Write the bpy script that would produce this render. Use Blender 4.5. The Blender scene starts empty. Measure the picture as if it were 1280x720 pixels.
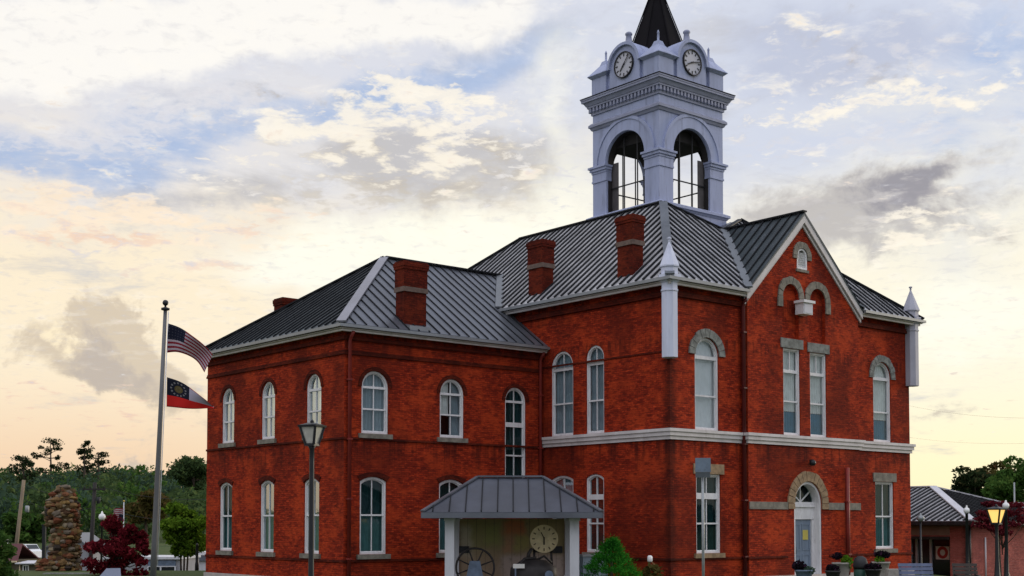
import bpy, bmesh, math, random
from mathutils import Vector, Matrix, noise
from mathutils.geometry import tessellate_polygon
R = math.radians
random.seed(11)
scene = bpy.context.scene
COL = scene.collection

# ------------------------------------------------------------------ camera
FPX, HY, HC = 1620.0, 653.0, 2.1          # focal length in pixels of a 1280 frame, horizon row, eye height
PITCH = R(2.5)
CY = HY - FPX * math.tan(PITCH)
cam = bpy.data.cameras.new('camera'); camo = bpy.data.objects.new('camera', cam); COL.objects.link(camo)
camo.location = (0, 0, HC); camo.rotation_euler = (R(90) + PITCH, 0, 0)
cam.sensor_width = 36; cam.lens = 36 * FPX / 1280; cam.shift_y = (CY - 360) / 1280
cam.clip_start = 0.1; cam.clip_end = 9000
scene.camera = camo

# ------------------------------------------------------------------ exposure, sun, sky
scene.view_settings.view_transform = 'Standard'; scene.view_settings.look = 'None'
scene.view_settings.exposure = 0.15; scene.view_settings.gamma = 1
SUN_AZ, SUN_EL = R(60), R(9)               # beyond the courthouse, far to the right, low
sl = bpy.data.lights.new('sun', 'SUN'); so = bpy.data.objects.new('sun', sl); COL.objects.link(so)
sl.energy = 1.1; sl.angle = R(11); sl.color = (1.0, 0.86, 0.66)
sd = Vector((math.sin(SUN_AZ) * math.cos(SUN_EL), math.cos(SUN_AZ) * math.cos(SUN_EL), math.sin(SUN_EL)))
so.rotation_euler = sd.to_track_quat('Z', 'Y').to_euler(); so.location = sd * 200

class NG:
    """small helper to write node maths"""
    def __init__(s, nt): s.nt = nt
    def new(s, t, **k):
        n = s.nt.nodes.new(t)
        for a, b in k.items(): setattr(n, a, b)
        return n
    def link(s, a, b): s.nt.links.new(a, b)
    def setin(s, sock, v):
        if isinstance(v, bpy.types.NodeSocket): s.link(v, sock)
        else: sock.default_value = v
    def m(s, op, a, b=0.0, c=None, clamp=False):
        n = s.new('ShaderNodeMath', operation=op, use_clamp=clamp)
        s.setin(n.inputs[0], a); s.setin(n.inputs[1], b)
        if c is not None: s.setin(n.inputs[2], c)
        return n.outputs[0]
    def mix(s, f, a, b, mode='MIX'):
        n = s.new('ShaderNodeMix', data_type='RGBA', blend_type=mode)
        s.setin(n.inputs[0], f)
        for i, v in ((6, a), (7, b)):
            if isinstance(v, tuple) and len(v) == 3: v = v + (1,)
            s.setin(n.inputs[i], v)
        return n.outputs[2]
    def sm(s, v, a, b):
        n = s.new('ShaderNodeMapRange', interpolation_type='SMOOTHSTEP')
        s.setin(n.inputs[0], v); n.inputs[1].default_value = a; n.inputs[2].default_value = b
        return n.outputs[0]
    def noise(s, vec, scale, detail=5, rough=0.55, lac=2.0, dist=0.0):
        n = s.new('ShaderNodeTexNoise'); s.link(vec, n.inputs['Vector'])
        n.inputs['Scale'].default_value = scale; n.inputs['Detail'].default_value = detail
        n.inputs['Roughness'].default_value = rough; n.inputs['Lacunarity'].default_value = lac
        n.inputs['Distortion'].default_value = dist
        return n
    def mapping(s, vec, scale=(1, 1, 1), rot=(0, 0, 0), loc=(0, 0, 0)):
        n = s.new('ShaderNodeMapping'); s.link(vec, n.inputs[0])
        n.inputs['Location'].default_value = loc; n.inputs['Rotation'].default_value = rot; n.inputs['Scale'].default_value = scale
        return n.outputs[0]

def srgb(r, g, b):
    f = lambda c: (c / 255 / 12.92) if c / 255 <= 0.04045 else ((c / 255 + 0.055) / 1.055) ** 2.4
    return (f(r), f(g), f(b))

world = bpy.data.worlds.new('World'); scene.world = world; world.use_nodes = True
def build_sky():
    nt = world.node_tree; nt.nodes.clear(); g = NG(nt)
    tc = g.new('ShaderNodeTexCoord'); d = tc.outputs['Generated']
    sep = g.new('ShaderNodeSeparateXYZ'); g.link(d, sep.inputs[0])
    x, y, z = sep.outputs
    # warp the direction a little so that every cloud edge is ragged
    wn = g.noise(d, 9, 6, 0.6)
    wv = g.new('ShaderNodeVectorMath', operation='SUBTRACT'); g.link(wn.outputs['Color'], wv.inputs[0]); wv.inputs[1].default_value = (.5, .5, .5)
    ws = g.new('ShaderNodeSeparateXYZ'); g.link(wv.outputs[0], ws.inputs[0])
    az0 = g.m('MULTIPLY', g.m('ARCTAN2', x, y), 57.2958)
    el0 = g.m('MULTIPLY', g.m('ARCSINE', z), 57.2958)
    az = g.m('ADD', az0, g.m('MULTIPLY', ws.outputs[0], 9.0))
    el = g.m('ADD', el0, g.m('MULTIPLY', ws.outputs[1], 4.5))
    def blob(px, py, sx, sy, ang=0.0, pw=1.0):
        """a soft patch round one direction of the sky; sizes in degrees, ang tilts its long axis"""
        a0 = math.degrees(math.atan((px - 640) / FPX)); e0 = math.degrees(math.atan((HY - py) / FPX * math.cos(R(a0))))
        ca, sa = math.cos(R(ang)), math.sin(R(ang))
        da = g.m('SUBTRACT', az, a0); de = g.m('SUBTRACT', el, e0)
        u = g.m('DIVIDE', g.m('ADD', g.m('MULTIPLY', da, ca), g.m('MULTIPLY', de, sa)), sx)
        v = g.m('DIVIDE', g.m('SUBTRACT', g.m('MULTIPLY', de, ca), g.m('MULTIPLY', da, sa)), sy)
        r2 = g.m('ADD', g.m('MULTIPLY', u, u), g.m('MULTIPLY', v, v))
        return g.m('EXPONENT', g.m('MULTIPLY', r2, -1.0 * pw))
    def total(items):
        t = None
        for w, b in items:
            q = g.m('MULTIPLY', b, w); t = q if t is None else g.m('ADD', t, q)
        return t
    # cloud-deck coordinates: a flat layer of cloud seen from below, so flecks flatten towards the horizon
    inv = g.m('DIVIDE', 1.0, g.m('ADD', g.m('MAXIMUM', z, 0.0), .13))
    cb = g.new('ShaderNodeCombineXYZ'); g.link(g.m('MULTIPLY', x, inv), cb.inputs[0]); g.link(g.m('MULTIPLY', y, inv), cb.inputs[1]); cb.inputs[2].default_value = 1.7
    deck = cb.outputs[0]
    fl = g.mapping(d, (1, 1, 2.2))
    n_big = g.noise(fl, 5.5, 7, 0.58, 2.1, 0.4).outputs[0]
    n_med = g.noise(deck, 3.4, 8, 0.60, 2.1, 0.35).outputs[0]
    n_fleck = g.noise(g.mapping(deck, loc=(4, 1, 0)), 13.0, 6, 0.58, 2.1, 0.25).outputs[0]
    n_fine = g.noise(g.mapping(deck, loc=(1, 7, 0)), 26.0, 6, 0.62, 2.0, 0.4).outputs[0]
    n_puff = g.noise(g.mapping(d, (1, 1, 1.25), loc=(2, 5, 1)), 17, 8, 0.60, 2.1, 0.3).outputs[0]
    def lay(c, items, nz, lo, hi, col, op=1.0, wn_=.62, ww=.85):
        f = g.sm(g.m('ADD', g.m('MULTIPLY', total(items), wn_), g.m('MULTIPLY', nz, ww)), lo, hi)
        return g.mix(g.m('MULTIPLY', f, op), c, col)
    # clear sky from the horizon up: warm at the horizon, brighter and yellower on the sun's side
    side = g.sm(az0, -20, 20)
    hor = g.mix(side, srgb(240, 206, 172), srgb(255, 244, 200))
    mid = g.mix(side, srgb(250, 234, 206), srgb(250, 243, 222))
    top = g.mix(side, srgb(222, 222, 228), srgb(206, 212, 228))
    c = g.mix(g.sm(el0, 1.0, 7.5), hor, mid)
    c = g.mix(g.sm(g.m('ADD', el0, g.m('MULTIPLY', g.m('SUBTRACT', n_big, .5), 14)), 9, 19), c, top)
    # openings of blue between the cloud sheets
    c = lay(c, [(1.1, blob(200, 165, 8.5, 1.35, 8)), (1.0, blob(590, 85, 4.5, 1.1, 16)), (.8, blob(420, 115, 4, .9, 6)), (.9, blob(1225, 65, 4, 2.2, -10)), (.85, blob(1210, 170, 3.4, 1.2)), (.5, blob(1010, 165, 4, .9)), (.55, blob(60, 205, 4, .8))], n_med, .80, 1.22, srgb(166, 186, 220), .92, .42, 1.3)
    c = lay(c, [(.8, blob(1010, 55, 5, 2.0)), (.6, blob(1120, 40, 4, 2))], n_med, .62, 1.1, srgb(186, 192, 212), .8)
    # grey and tan-grey undersides
    N = dict(wn_=.36, ww=1.45)
    c = lay(c, [(.9, blob(470, 205, 6.5, 1.2, 4)), (.95, blob(660, 165, 3.4, 2.1)), (.75, blob(330, 238, 6, .7, 4)), (.6, blob(580, 245, 5, 1.2)), (.5, blob(310, 110, 5, .8, 14)), (.55, blob(880, 90, 2, 3))], n_med, .80, 1.22, srgb(190, 187, 188), .85, **N)
    c = lay(c, [(.9, blob(420, 195, 5, .8, 3)), (.8, blob(640, 190, 3, 1.6)), (.7, blob(400, 250, 7, .8, 3)), (.7, blob(55, 238, 2.4, .5, -20)), (.5, blob(40, 330, 5, 1.2)), (.5, blob(560, 250, 4, 1.0))], n_fleck, .90, 1.2, srgb(196, 186, 172), .8, **N)
    # dark bank on the right with a lit lower edge
    c = lay(c, [(1.25, blob(1090, 245, 5.2, 1.4, 4)), (1.0, blob(1185, 212, 2.6, 1.0, 14)), (.7, blob(1010, 265, 4, 1.2)), (.7, blob(1140, 292, 3.0, .9, 10))], n_puff, .86, 1.22, srgb(190, 185, 182), .95, **N)
    c = lay(c, [(1.1, blob(1110, 230, 2.8, .7, 6)), (1.2, blob(1190, 212, 1.7, .8, 14)), (1.0, blob(1150, 255, 2.4, .7, 10))], n_puff, .92, 1.25, srgb(146, 143, 152), .85, **N)
    c = lay(c, [(.9, blob(1060, 245, 3.5, .9, 6)), (.9, blob(1200, 235, 2.0, 1.2, 14))], n_fleck, .98, 1.2, srgb(168, 163, 168), .6, **N)
    # heaped cloud low on the left
    c = lay(c, [(1.2, blob(55, 440, 3.2, 2.0)), (1.15, blob(128, 415, 1.3, 1.6)), (.9, blob(150, 470, 2.4, 1.4)), (.6, blob(215, 480, 2.2, 1.2))], n_puff, .95, 1.14, srgb(212, 196, 174), .92, **N)
    c = lay(c, [(1.1, blob(120, 435, 1.3, 1.9)), (.8, blob(40, 470, 2.2, 1.0)), (.8, blob(150, 490, 2.2, .8))], n_puff, 1.0, 1.22, srgb(184, 173, 166), .7, **N)
    c = lay(c, [(1.0, blob(35, 400, 1.9, 1.6)), (.8, blob(95, 385, 1.6, .8)), (.7, blob(30, 500, 2, .5)), (.8, blob(70, 450, 1.4, 1.4))], n_puff, 1.02, 1.16, srgb(255, 238, 204), .9, **N)
    # smooth bright sheet across the upper left
    c = lay(c, [(1.35, blob(110, 62, 8.5, 1.75, 10)), (1.2, blob(60, 0, 8, 2.2, 4)), (1.25, blob(430, 18, 7, 1.5, 6)), (.8, blob(620, 15, 4, 1.2))], n_med, .74, 1.25, srgb(252, 248, 241), .90, .75, .5)
    c = lay(c, [(.9, blob(60, 28, 5, .8, 4)), (.5, blob(330, 12, 4, .6, 4))], n_med, .7, 1.2, srgb(244, 238, 234), .25)
    # glow behind the roofs
    c = lay(c, [(1.2, blob(440, 335, 8, 1.9)), (1.0, blob(640, 305, 6, 1.5)), (.8, blob(720, 240, 2.5, 2.6)), (1.0, blob(1210, 400, 6, 2.2)), (.7, blob(700, 110, 1.6, 2.4))], n_med, .58, 1.15, srgb(255, 252, 236), .95)
    # altocumulus flecks, peach streaks, lit rims
    c = lay(c, [(1.0, blob(470, 112, 3.0, 1.0, -4)), (.9, blob(570, 105, 3.0, 1.0, 10)), (.9, blob(370, 155, 2.6, 1.0)), (.75, blob(450, 165, 5, 1.2)), (.7, blob(570, 190, 4, 1.8)), (.6, blob(230, 205, 6, .8)), (.6, blob(470, 225, 5, .9)),
                (.85, blob(1150, 92, 6, .45, -4)), (.9, blob(1040, 128, 6, .5, 3)), (.7, blob(1200, 122, 4, .4, -4)), (.6, blob(1000, 40, 3, 1.2)), (.95, blob(1190, 262, 2.6, 1.1, 20)), (.8, blob(990, 180, 3, .8)), (.7, blob(970, 215, 4, .6)), (.8, blob(1200, 290, 4, .6, 10)), (.5, blob(700, 60, 2, 2))],
            n_fleck, 1.02, 1.24, srgb(255, 245, 226), .80, .34, 1.5)
    c = lay(c, [(.8, blob(470, 120, 5, 1.4)), (.8, blob(600, 170, 4, 2)), (.9, blob(1100, 115, 7, 1.2)), (.6, blob(300, 210, 6, .9))], n_fine, .96, 1.16, srgb(255, 246, 230), .75, .33, 1.45)
    c = lay(c, [(1.0, blob(110, 240, 3.6, .8, -14)), (.9, blob(220, 262, 5, .6, 4)), (.9, blob(60, 300, 4, 1.0)), (.8, blob(300, 300, 6, 1.0, 4)), (.7, blob(30, 250, 2, .9))], n_fleck, .98, 1.22, srgb(254, 232, 204), .75, **N)
    c = lay(c, [(.9, blob(100, 305, 3, .6, 8)), (.8, blob(310, 278, 3, .6, 4)), (.7, blob(250, 345, 4, .7, 6)), (.5, blob(60, 520, 6, 1.2)), (.6, blob(60, 270, 3, .5, -12))], n_fleck, .94, 1.18, srgb(238, 205, 182), .8, **N)
    c = lay(c, [(.8, blob(60, 225, 4, .6, -12)), (.7, blob(160, 285, 5, .5, 4)), (.7, blob(120, 320, 5, .6))], n_fleck, .98, 1.2, srgb(196, 200, 214), .7, **N)
    c = lay(c, [(.9, blob(250, 120, 8, .9, 12)), (.8, blob(90, 165, 5, .8, 8)), (.7, blob(1100, 70, 7, 1.6)), (.8, blob(1090, 170, 7, .8)), (.6, blob(700, 200, 3, 2))], n_fine, .92, 1.18, srgb(226, 224, 228), .6, **N)
    # small-scale mottling over everything
    c = g.mix(g.m('MULTIPLY', g.m('MULTIPLY', g.sm(n_fine, .50, .68), g.sm(el0, 3, 9)), .20), c, srgb(190, 190, 200))
    c = g.mix(g.m('MULTIPLY', g.m('MULTIPLY', g.sm(n_fleck, .52, .66), g.sm(el0, 4, 10)), .24), c, srgb(255, 250, 240))
    # unseen sky behind the viewer: blue-white evening cloud, dimmed low, brightened overhead to shape light
    back = g.sm(y, .35, -.25)
    bs = g.mix(g.sm(n_big, .35, .65), (.66, .72, .86), (.95, .92, .91))
    bs = g.mix(g.sm(el0, 0, 55), g.mix(1.0, bs, (.52, .52, .55), 'MULTIPLY'), g.mix(1.0, bs, (1.65, 1.65, 1.68), 'MULTIPLY'))
    c = g.mix(back, c, bs)
    c = g.mix(g.sm(el0, 0, -6), c, srgb(150, 146, 136))
    sky = g.new('ShaderNodeTexSky', sky_type='NISHITA'); sky.sun_disc = False
    sky.sun_elevation = SUN_EL; sky.sun_rotation = SUN_AZ
    b1 = g.new('ShaderNodeBackground'); g.link(sky.outputs[0], b1.inputs[0]); b1.inputs[1].default_value = 0.08
    b2 = g.new('ShaderNodeBackground'); g.link(c, b2.inputs[0]); b2.inputs[1].default_value = 1.0
    ms = g.new('ShaderNodeMixShader'); ms.inputs[0].default_value = 0.93      # cloud cover over the clear sky
    g.link(b1.outputs[0], ms.inputs[1]); g.link(b2.outputs[0], ms.inputs[2])
    out = g.new('ShaderNodeOutputWorld'); g.link(ms.outputs[0], out.inputs[0])
build_sky()

# ------------------------------------------------------------------ materials
MATS = {}
def base_mat(name, rough=.6, metal=0.0, spec=.4):
    m = bpy.data.materials.new(name); m.use_nodes = True
    nt = m.node_tree; p = nt.nodes['Principled BSDF']
    p.inputs['Roughness'].default_value = rough; p.inputs['Metallic'].default_value = metal
    p.inputs['Specular IOR Level'].default_value = spec
    MATS[name] = m
    return m, NG(nt), p
def plain(name, col, rough=.6, metal=0.0, var=.15, scale=3.0, bump=0.0, bscale=30.0, spec=.4, col2=None, stretch=(1, 1, 1), fac=.5):
    m, g, p = base_mat(name, rough, metal, spec)
    tc = g.new('ShaderNodeTexCoord'); ob = g.mapping(tc.outputs['Object'], stretch)
    n = g.noise(ob, scale, 6, .6)
    dark = tuple(c * (1 - var) for c in col); lite = tuple(min(1, c * (1 + var)) for c in col)
    c = g.mix(g.sm(n.outputs[0], .3, .7), dark, lite)
    if col2 is not None:
        n2 = g.noise(ob, scale * 2.7, 8, .7)
        c = g.mix(g.m('MULTIPLY', g.sm(n2.outputs[0], .5, .72), fac), c, col2)
    g.link(c, p.inputs['Base Color'])
    r = g.m('ADD', g.m('MULTIPLY', g.m('SUBTRACT', n.outputs[0], .5), .3), rough, clamp=True); g.link(r, p.inputs['Roughness'])
    if bump:
        nb = g.noise(ob, bscale, 5, .6); b = g.new('ShaderNodeBump'); b.inputs['Strength'].default_value = bump; b.inputs['Distance'].default_value = .02
        g.link(nb.outputs[0], b.inputs['Height']); g.link(b.outputs[0], p.inputs['Normal'])
    return m

def brick_mat(name, c1, c2, mortar, dark, warm, bw=.215, bh=.075):
    m, g, p = base_mat(name, .9, 0, .08)
    tc = g.new('ShaderNodeTexCoord'); uv = tc.outputs['UV']; ob = tc.outputs['Object']
    b = g.new('ShaderNodeTexBrick'); g.link(uv, b.inputs['Vector'])
    b.inputs['Scale'].default_value = 1; b.inputs['Brick Width'].default_value = bw; b.inputs['Row Height'].default_value = bh
    b.inputs['Mortar Size'].default_value = .007; b.inputs['Mortar Smooth'].default_value = .3; b.inputs['Bias'].default_value = -.1
    b.inputs['Color1'].default_value = c1 + (1,); b.inputs['Color2'].default_value = c2 + (1,); b.inputs['Mortar'].default_value = mortar + (1,)
    c = b.outputs['Color']
    # brick-sized and patch-sized weathering, streaked along the courses
    n1 = g.noise(g.mapping(uv, (1.3, 4.2, 1)), 1.5, 7, .68).outputs[0]
    n2 = g.noise(g.mapping(uv, (.8, 1.0, 1), loc=(5, 2, 0)), .9, 7, .65).outputs[0]
    n3 = g.noise(g.mapping(uv, (2.4, 7.5, 1), loc=(1, 8, 0)), 1.9, 4, .6).outputs[0]
    n4 = g.noise(g.mapping(uv, (.5, .35, 1), loc=(9, 3, 0)), .7, 4, .55).outputs[0]
    c = g.mix(g.m('MULTIPLY', g.sm(n2, .45, .62), .75), c, warm)
    c = g.mix(g.m('MULTIPLY', g.sm(n1, .49, .63), .56), c, dark)
    c = g.mix(g.m('MULTIPLY', g.sm(n3, .55, .66), .48), c, tuple(v * .55 for v in dark))
    c = g.mix(g.m('MULTIPLY', g.sm(n3, .44, .34), .70), c, tuple(min(1, v * 1.25) for v in warm))
    c = g.mix(g.m('MULTIPLY', g.sm(n4, .47, .62), .55), c, dark)
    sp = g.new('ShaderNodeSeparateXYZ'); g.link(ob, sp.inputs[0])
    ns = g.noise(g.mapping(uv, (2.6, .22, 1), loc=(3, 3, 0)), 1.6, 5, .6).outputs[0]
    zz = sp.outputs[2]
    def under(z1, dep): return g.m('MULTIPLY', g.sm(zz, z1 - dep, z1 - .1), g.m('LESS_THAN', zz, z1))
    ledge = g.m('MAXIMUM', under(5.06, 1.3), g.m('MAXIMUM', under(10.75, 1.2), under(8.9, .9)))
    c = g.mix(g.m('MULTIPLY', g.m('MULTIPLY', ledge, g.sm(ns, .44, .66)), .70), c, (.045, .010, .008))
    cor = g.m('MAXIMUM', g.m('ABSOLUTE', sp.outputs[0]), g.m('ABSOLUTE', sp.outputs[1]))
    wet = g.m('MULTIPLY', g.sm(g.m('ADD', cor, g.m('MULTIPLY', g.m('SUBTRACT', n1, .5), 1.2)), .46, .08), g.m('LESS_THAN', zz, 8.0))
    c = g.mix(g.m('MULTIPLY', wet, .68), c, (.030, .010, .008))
    g.link(c, p.inputs['Base Color'])
    bp = g.new('ShaderNodeBump'); bp.inputs['Strength'].default_value = .7; bp.inputs['Distance'].default_value = .012
    h = g.m('ADD', g.m('MULTIPLY', b.outputs['Fac'], -1.0), g.m('MULTIPLY', n3, .9))
    g.link(h, bp.inputs['Height']); g.link(bp.outputs[0], p.inputs['Normal'])
    return m

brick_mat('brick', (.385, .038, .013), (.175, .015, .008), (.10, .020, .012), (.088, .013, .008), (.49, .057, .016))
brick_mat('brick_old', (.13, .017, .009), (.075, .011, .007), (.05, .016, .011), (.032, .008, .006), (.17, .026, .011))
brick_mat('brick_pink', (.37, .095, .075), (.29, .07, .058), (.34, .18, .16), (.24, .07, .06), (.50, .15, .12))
plain('stone', (.21, .19, .155), .9, 0, .3, 4, .5, 14, col2=(.12, .12, .11))
plain('stone_tan', (.28, .19, .11), .9, 0, .3, 5, .4, 14, col2=(.22, .19, .14))
plain('stone_grey', (.20, .205, .19), .9, 0, .35, 5, .5, 14, col2=(.09, .10, .09))
plain('chimney_band', (.15, .105, .085), .9, 0, .25, 5, .4, 14, col2=(.07, .045, .04))
plain('foundation', (.46, .41, .38), .9, 0, .15, 2, .4, 10, col2=(.3, .26, .23))
plain('white_paint', (.72, .71, .72), .6, 0, .08, 2.5, .08, 20, col2=(.46, .44, .43), stretch=(2, 2, .5), spec=.25, fac=.6)
plain('trim_stone', (.62, .58, .57), .7, 0, .12, 1.2, .2, 16, col2=(.40, .36, .35), stretch=(1, 1, .5))
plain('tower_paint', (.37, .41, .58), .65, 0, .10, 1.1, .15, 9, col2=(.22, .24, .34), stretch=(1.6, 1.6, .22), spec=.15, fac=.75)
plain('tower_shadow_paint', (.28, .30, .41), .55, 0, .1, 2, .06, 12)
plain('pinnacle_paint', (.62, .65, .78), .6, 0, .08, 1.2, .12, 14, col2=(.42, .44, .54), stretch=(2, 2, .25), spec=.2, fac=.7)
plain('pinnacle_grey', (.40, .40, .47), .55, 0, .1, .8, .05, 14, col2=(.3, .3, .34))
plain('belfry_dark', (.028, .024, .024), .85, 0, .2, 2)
plain('dark_bar', (.02, .02, .024), .6, 0, .1, 3)
plain('belfry_lining', (.10, .09, .09), .8, 0, .2, 2)
plain('gutter_metal', (.27, .285, .30), .45, .3, .12, 1.2, col2=(.24, .25, .26))
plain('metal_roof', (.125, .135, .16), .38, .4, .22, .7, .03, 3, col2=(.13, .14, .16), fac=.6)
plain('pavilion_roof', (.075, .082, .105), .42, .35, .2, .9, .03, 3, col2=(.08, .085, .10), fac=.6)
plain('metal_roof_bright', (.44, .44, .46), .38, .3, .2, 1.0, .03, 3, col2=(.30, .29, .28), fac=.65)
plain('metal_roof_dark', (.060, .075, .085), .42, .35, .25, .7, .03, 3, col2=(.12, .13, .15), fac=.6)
plain('seam_metal', (.012, .013, .016), .6, 0, .1, 2, spec=.2)
plain('hip_metal', (.28, .28, .32), .42, .45, .15, .9, .02, 4, col2=(.25, .25, .28))
plain('valley_metal', (.17, .185, .205), .45, .4, .15, .9)
plain('spire_slate', (.009, .008, .010), .75, 0, .25, 1.5, .1, 9, col2=(.006, .006, .007), spec=.06)
plain('red_pipe', (.20, .022, .016), .5, 0, .2, 2, col2=(.12, .012, .01))
plain('dark_pipe', (.10, .012, .012), .5, 0, .2, 2)
plain('black_iron', (.018, .019, .022), .45, .2, .2, 4)
plain('door_blue', (.17, .22, .29), .45, 0, .12, 2, col2=(.12, .16, .21), stretch=(6, 6, .4))
plain('curtain', (.72, .73, .71), .9, 0, .1, 3)
plain('curtain_grey', (.27, .34, .38), .9, 0, .12, 3)
plain('blind', (.74, .75, .76), .8, 0, .05, 3)
plain('curtain_blue', (.06, .17, .26), .9, 0, .12, 3)
plain('curtain_dark', (.045, .08, .09), .9, 0, .2, 3)
plain('room_dark', (.03, .035, .036), .9, 0, .2, 1)
plain('dial_white', (.50, .50, .56), .5, 0, .05, 2)
plain('dial_cream', (.66, .54, .32), .6, 0, .15, 4, col2=(.45, .33, .18))
plain('flag_pole_metal', (.13, .13, .135), .5, .3, .2, 1.5, col2=(.1, .1, .1), stretch=(1, 1, .3))
plain('sign_back', (.17, .22, .28), .5, .3, .15, 4, col2=(.11, .14, .17))
plain('sign_dark', (.085, .10, .11), .5, .3, .15, 4)
plain('galvanised', (.28, .30, .31), .5, .4, .2, 3)
plain('post_white', (.56, .56, .60), .55, 0, .08, 1.5, .05, 12, col2=(.42, .42, .45), stretch=(1, 1, .3))
plain('exhibit_iron', (.035, .03, .030), .6, .2, .3, 4)
plain('exhibit_blue', (.12, .16, .23), .55, .1, .25, 4)
plain('utility_grey', (.20, .25, .29), .55, .2, .12, 2)
plain('wood_pole', (.20, .155, .105), .9, 0, .25, 2, .3, 12, stretch=(3, 3, .3))
plain('wood_pole_dark', (.03, .026, .025), .9, 0, .25, 2, .3, 12, stretch=(3, 3, .3))
plain('bark', (.075, .055, .042), .95, 0, .3, 5, .6, 20)
plain('bark_grey', (.13, .115, .10), .95, 0, .3, 5, .6, 20)
plain('concrete', (.33, .32, .31), .9, 0, .12, 1, .3, 20)
plain('asphalt', (.05, .05, .052), .9, 0, .2, .6, .3, 40)
plain('van_white', (.72, .74, .78), .3, 0, .03, 1)
plain('dark_glass', (.015, .02, .025), .1, 0, .1, 1, spec=.6)
plain('rubber', (.02, .02, .02), .8, 0, .1, 4)
plain('tail_red', (.45, .02, .02), .3, 0, .1, 4)
plain('maroon_roof', (.10, .03, .035), .8, 0, .2, 2, .3, 20)
plain('olive_wall', (.10, .085, .055), .9, 0, .15, 2, .2, 14, stretch=(.4, .4, 5))
plain('tan_wall', (.20, .13, .10), .85, 0, .12, 1.5)
plain('grey_wall', (.30, .30, .33), .85, 0, .12, 1.5)
plain('cream_panel', (.62, .50, .33), .7, 0, .08, 2)
plain('bench_blue', (.16, .19, .30), .5, .1, .15, 3)
plain('bench_brown', (.07, .055, .05), .7, 0, .2, 4, stretch=(.5, 5, 5))
plain('pot_stone', (.30, .275, .25), .9, 0, .2, 5, .4, 18)
plain('pot_black', (.02, .02, .022), .6, 0, .2, 5)
plain('bin_green', (.02, .075, .055), .5, 0, .15, 4)
plain('globe_white', (.80, .80, .80), .25, 0, .02, 2)
plain('lamp_glass', (.50, .49, .43), .25, 0, .12, 5, col2=(.62, .60, .52))
plain('poster_red', (.40, .03, .03), .5, 0, .1, 3)
plain('paper', (.72, .70, .66), .7, 0, .05, 3)
plain('paper_yellow', (.55, .46, .10), .7, 0, .08, 3)
plain('gold', (.50, .36, .08), .5, .2, .15, 3)
plain('soil', (.07, .05, .035), .95, 0, .3, 3, .4, 20)

def ground_mat():
    m, g, p = base_mat('ground', .95, 0, .15)
    tc = g.new('ShaderNodeTexCoord'); ob = tc.outputs['Object']
    n = g.noise(ob, .06, 6, .6).outputs[0]; n2 = g.noise(ob, 4, 6, .7).outputs[0]
    c = g.mix(g.sm(n, .35, .65), (.040, .075, .020), (.075, .095, .032))
    c = g.mix(g.m('MULTIPLY', g.sm(n2, .45, .75), .5), c, (.10, .085, .05))
    g.link(c, p.inputs['Base Color'])
    b = g.new('ShaderNodeBump'); b.inputs['Strength'].default_value = .6; b.inputs['Distance'].default_value = .05
    g.link(n2, b.inputs['Height']); g.link(b.outputs[0], p.inputs['Normal'])
ground_mat()

def pane_mat(name, tint, refl):
    m = bpy.data.materials.new(name); m.use_nodes = True; nt = m.node_tree; nt.nodes.clear(); g = NG(nt)
    tc = g.new('ShaderNodeTexCoord'); n = g.noise(tc.outputs['Object'], 1.7, 3, .5)
    bp = g.new('ShaderNodeBump'); bp.inputs['Strength'].default_value = .05; bp.inputs['Distance'].default_value = .03; g.link(n.outputs[0], bp.inputs['Height'])
    t = g.new('ShaderNodeBsdfTransparent'); t.inputs[0].default_value = tint + (1,)
    gl = g.new('ShaderNodeBsdfGlossy'); gl.inputs['Roughness'].default_value = .03; gl.inputs[0].default_value = (.80, .93, 1.0, 1); g.link(bp.outputs[0], gl.inputs['Normal'])
    lw = g.new('ShaderNodeFresnel'); lw.inputs[0].default_value = 1.5
    f = g.m('ADD', g.m('MULTIPLY', lw.outputs[0], .42), refl, clamp=True)
    ms = g.new('ShaderNodeMixShader'); g.link(f, ms.inputs[0]); g.link(t.outputs[0], ms.inputs[1]); g.link(gl.outputs[0], ms.inputs[2])
    o = g.new('ShaderNodeOutputMaterial'); g.link(ms.outputs[0], o.inputs[0]); MATS[name] = m
pane_mat('pane', (.88, .92, .93), .03)
pane_mat('pane_dark', (.42, .62, .60), .02)

def leaf_mat(name, a, b, c3=None, trans=.35):
    m = bpy.data.materials.new(name); m.use_nodes = True; nt = m.node_tree; nt.nodes.clear(); g = NG(nt)
    geo = g.new('ShaderNodeNewGeometry'); r = geo.outputs['Random Per Island']
    tc = g.new('ShaderNodeTexCoord'); n = g.noise(tc.outputs['Object'], .9, 3, .6).outputs[0]
    c = g.mix(g.m('ADD', g.m('MULTIPLY', r, .6), g.m('MULTIPLY', g.sm(n, .35, .65), .4)), a, b)
    if c3: c = g.mix(g.m('MULTIPLY', g.sm(r, .86, .95), .8), c, c3)
    d = g.new('ShaderNodeBsdfDiffuse'); g.link(c, d.inputs[0])
    t = g.new('ShaderNodeBsdfTranslucent'); g.link(c, t.inputs[0])
    ms = g.new('ShaderNodeMixShader'); ms.inputs[0].default_value = trans
    g.link(d.outputs[0], ms.inputs[1]); g.link(t.outputs[0], ms.inputs[2])
    o = g.new('ShaderNodeOutputMaterial'); g.link(ms.outputs[0], o.inputs[0]); MATS[name] = m
leaf_mat('leaf_maple', (.06, .008, .012), (.20, .016, .026), (.36, .05, .06))
leaf_mat('leaf_red', (.07, .010, .016), (.17, .022, .032), (.26, .05, .05))
leaf_mat('leaf_lime', (.050, .11, .012), (.14, .24, .022), (.24, .36, .04))
leaf_mat('leaf_bush', (.016, .10, .012), (.045, .26, .026), (.09, .36, .04))
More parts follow.
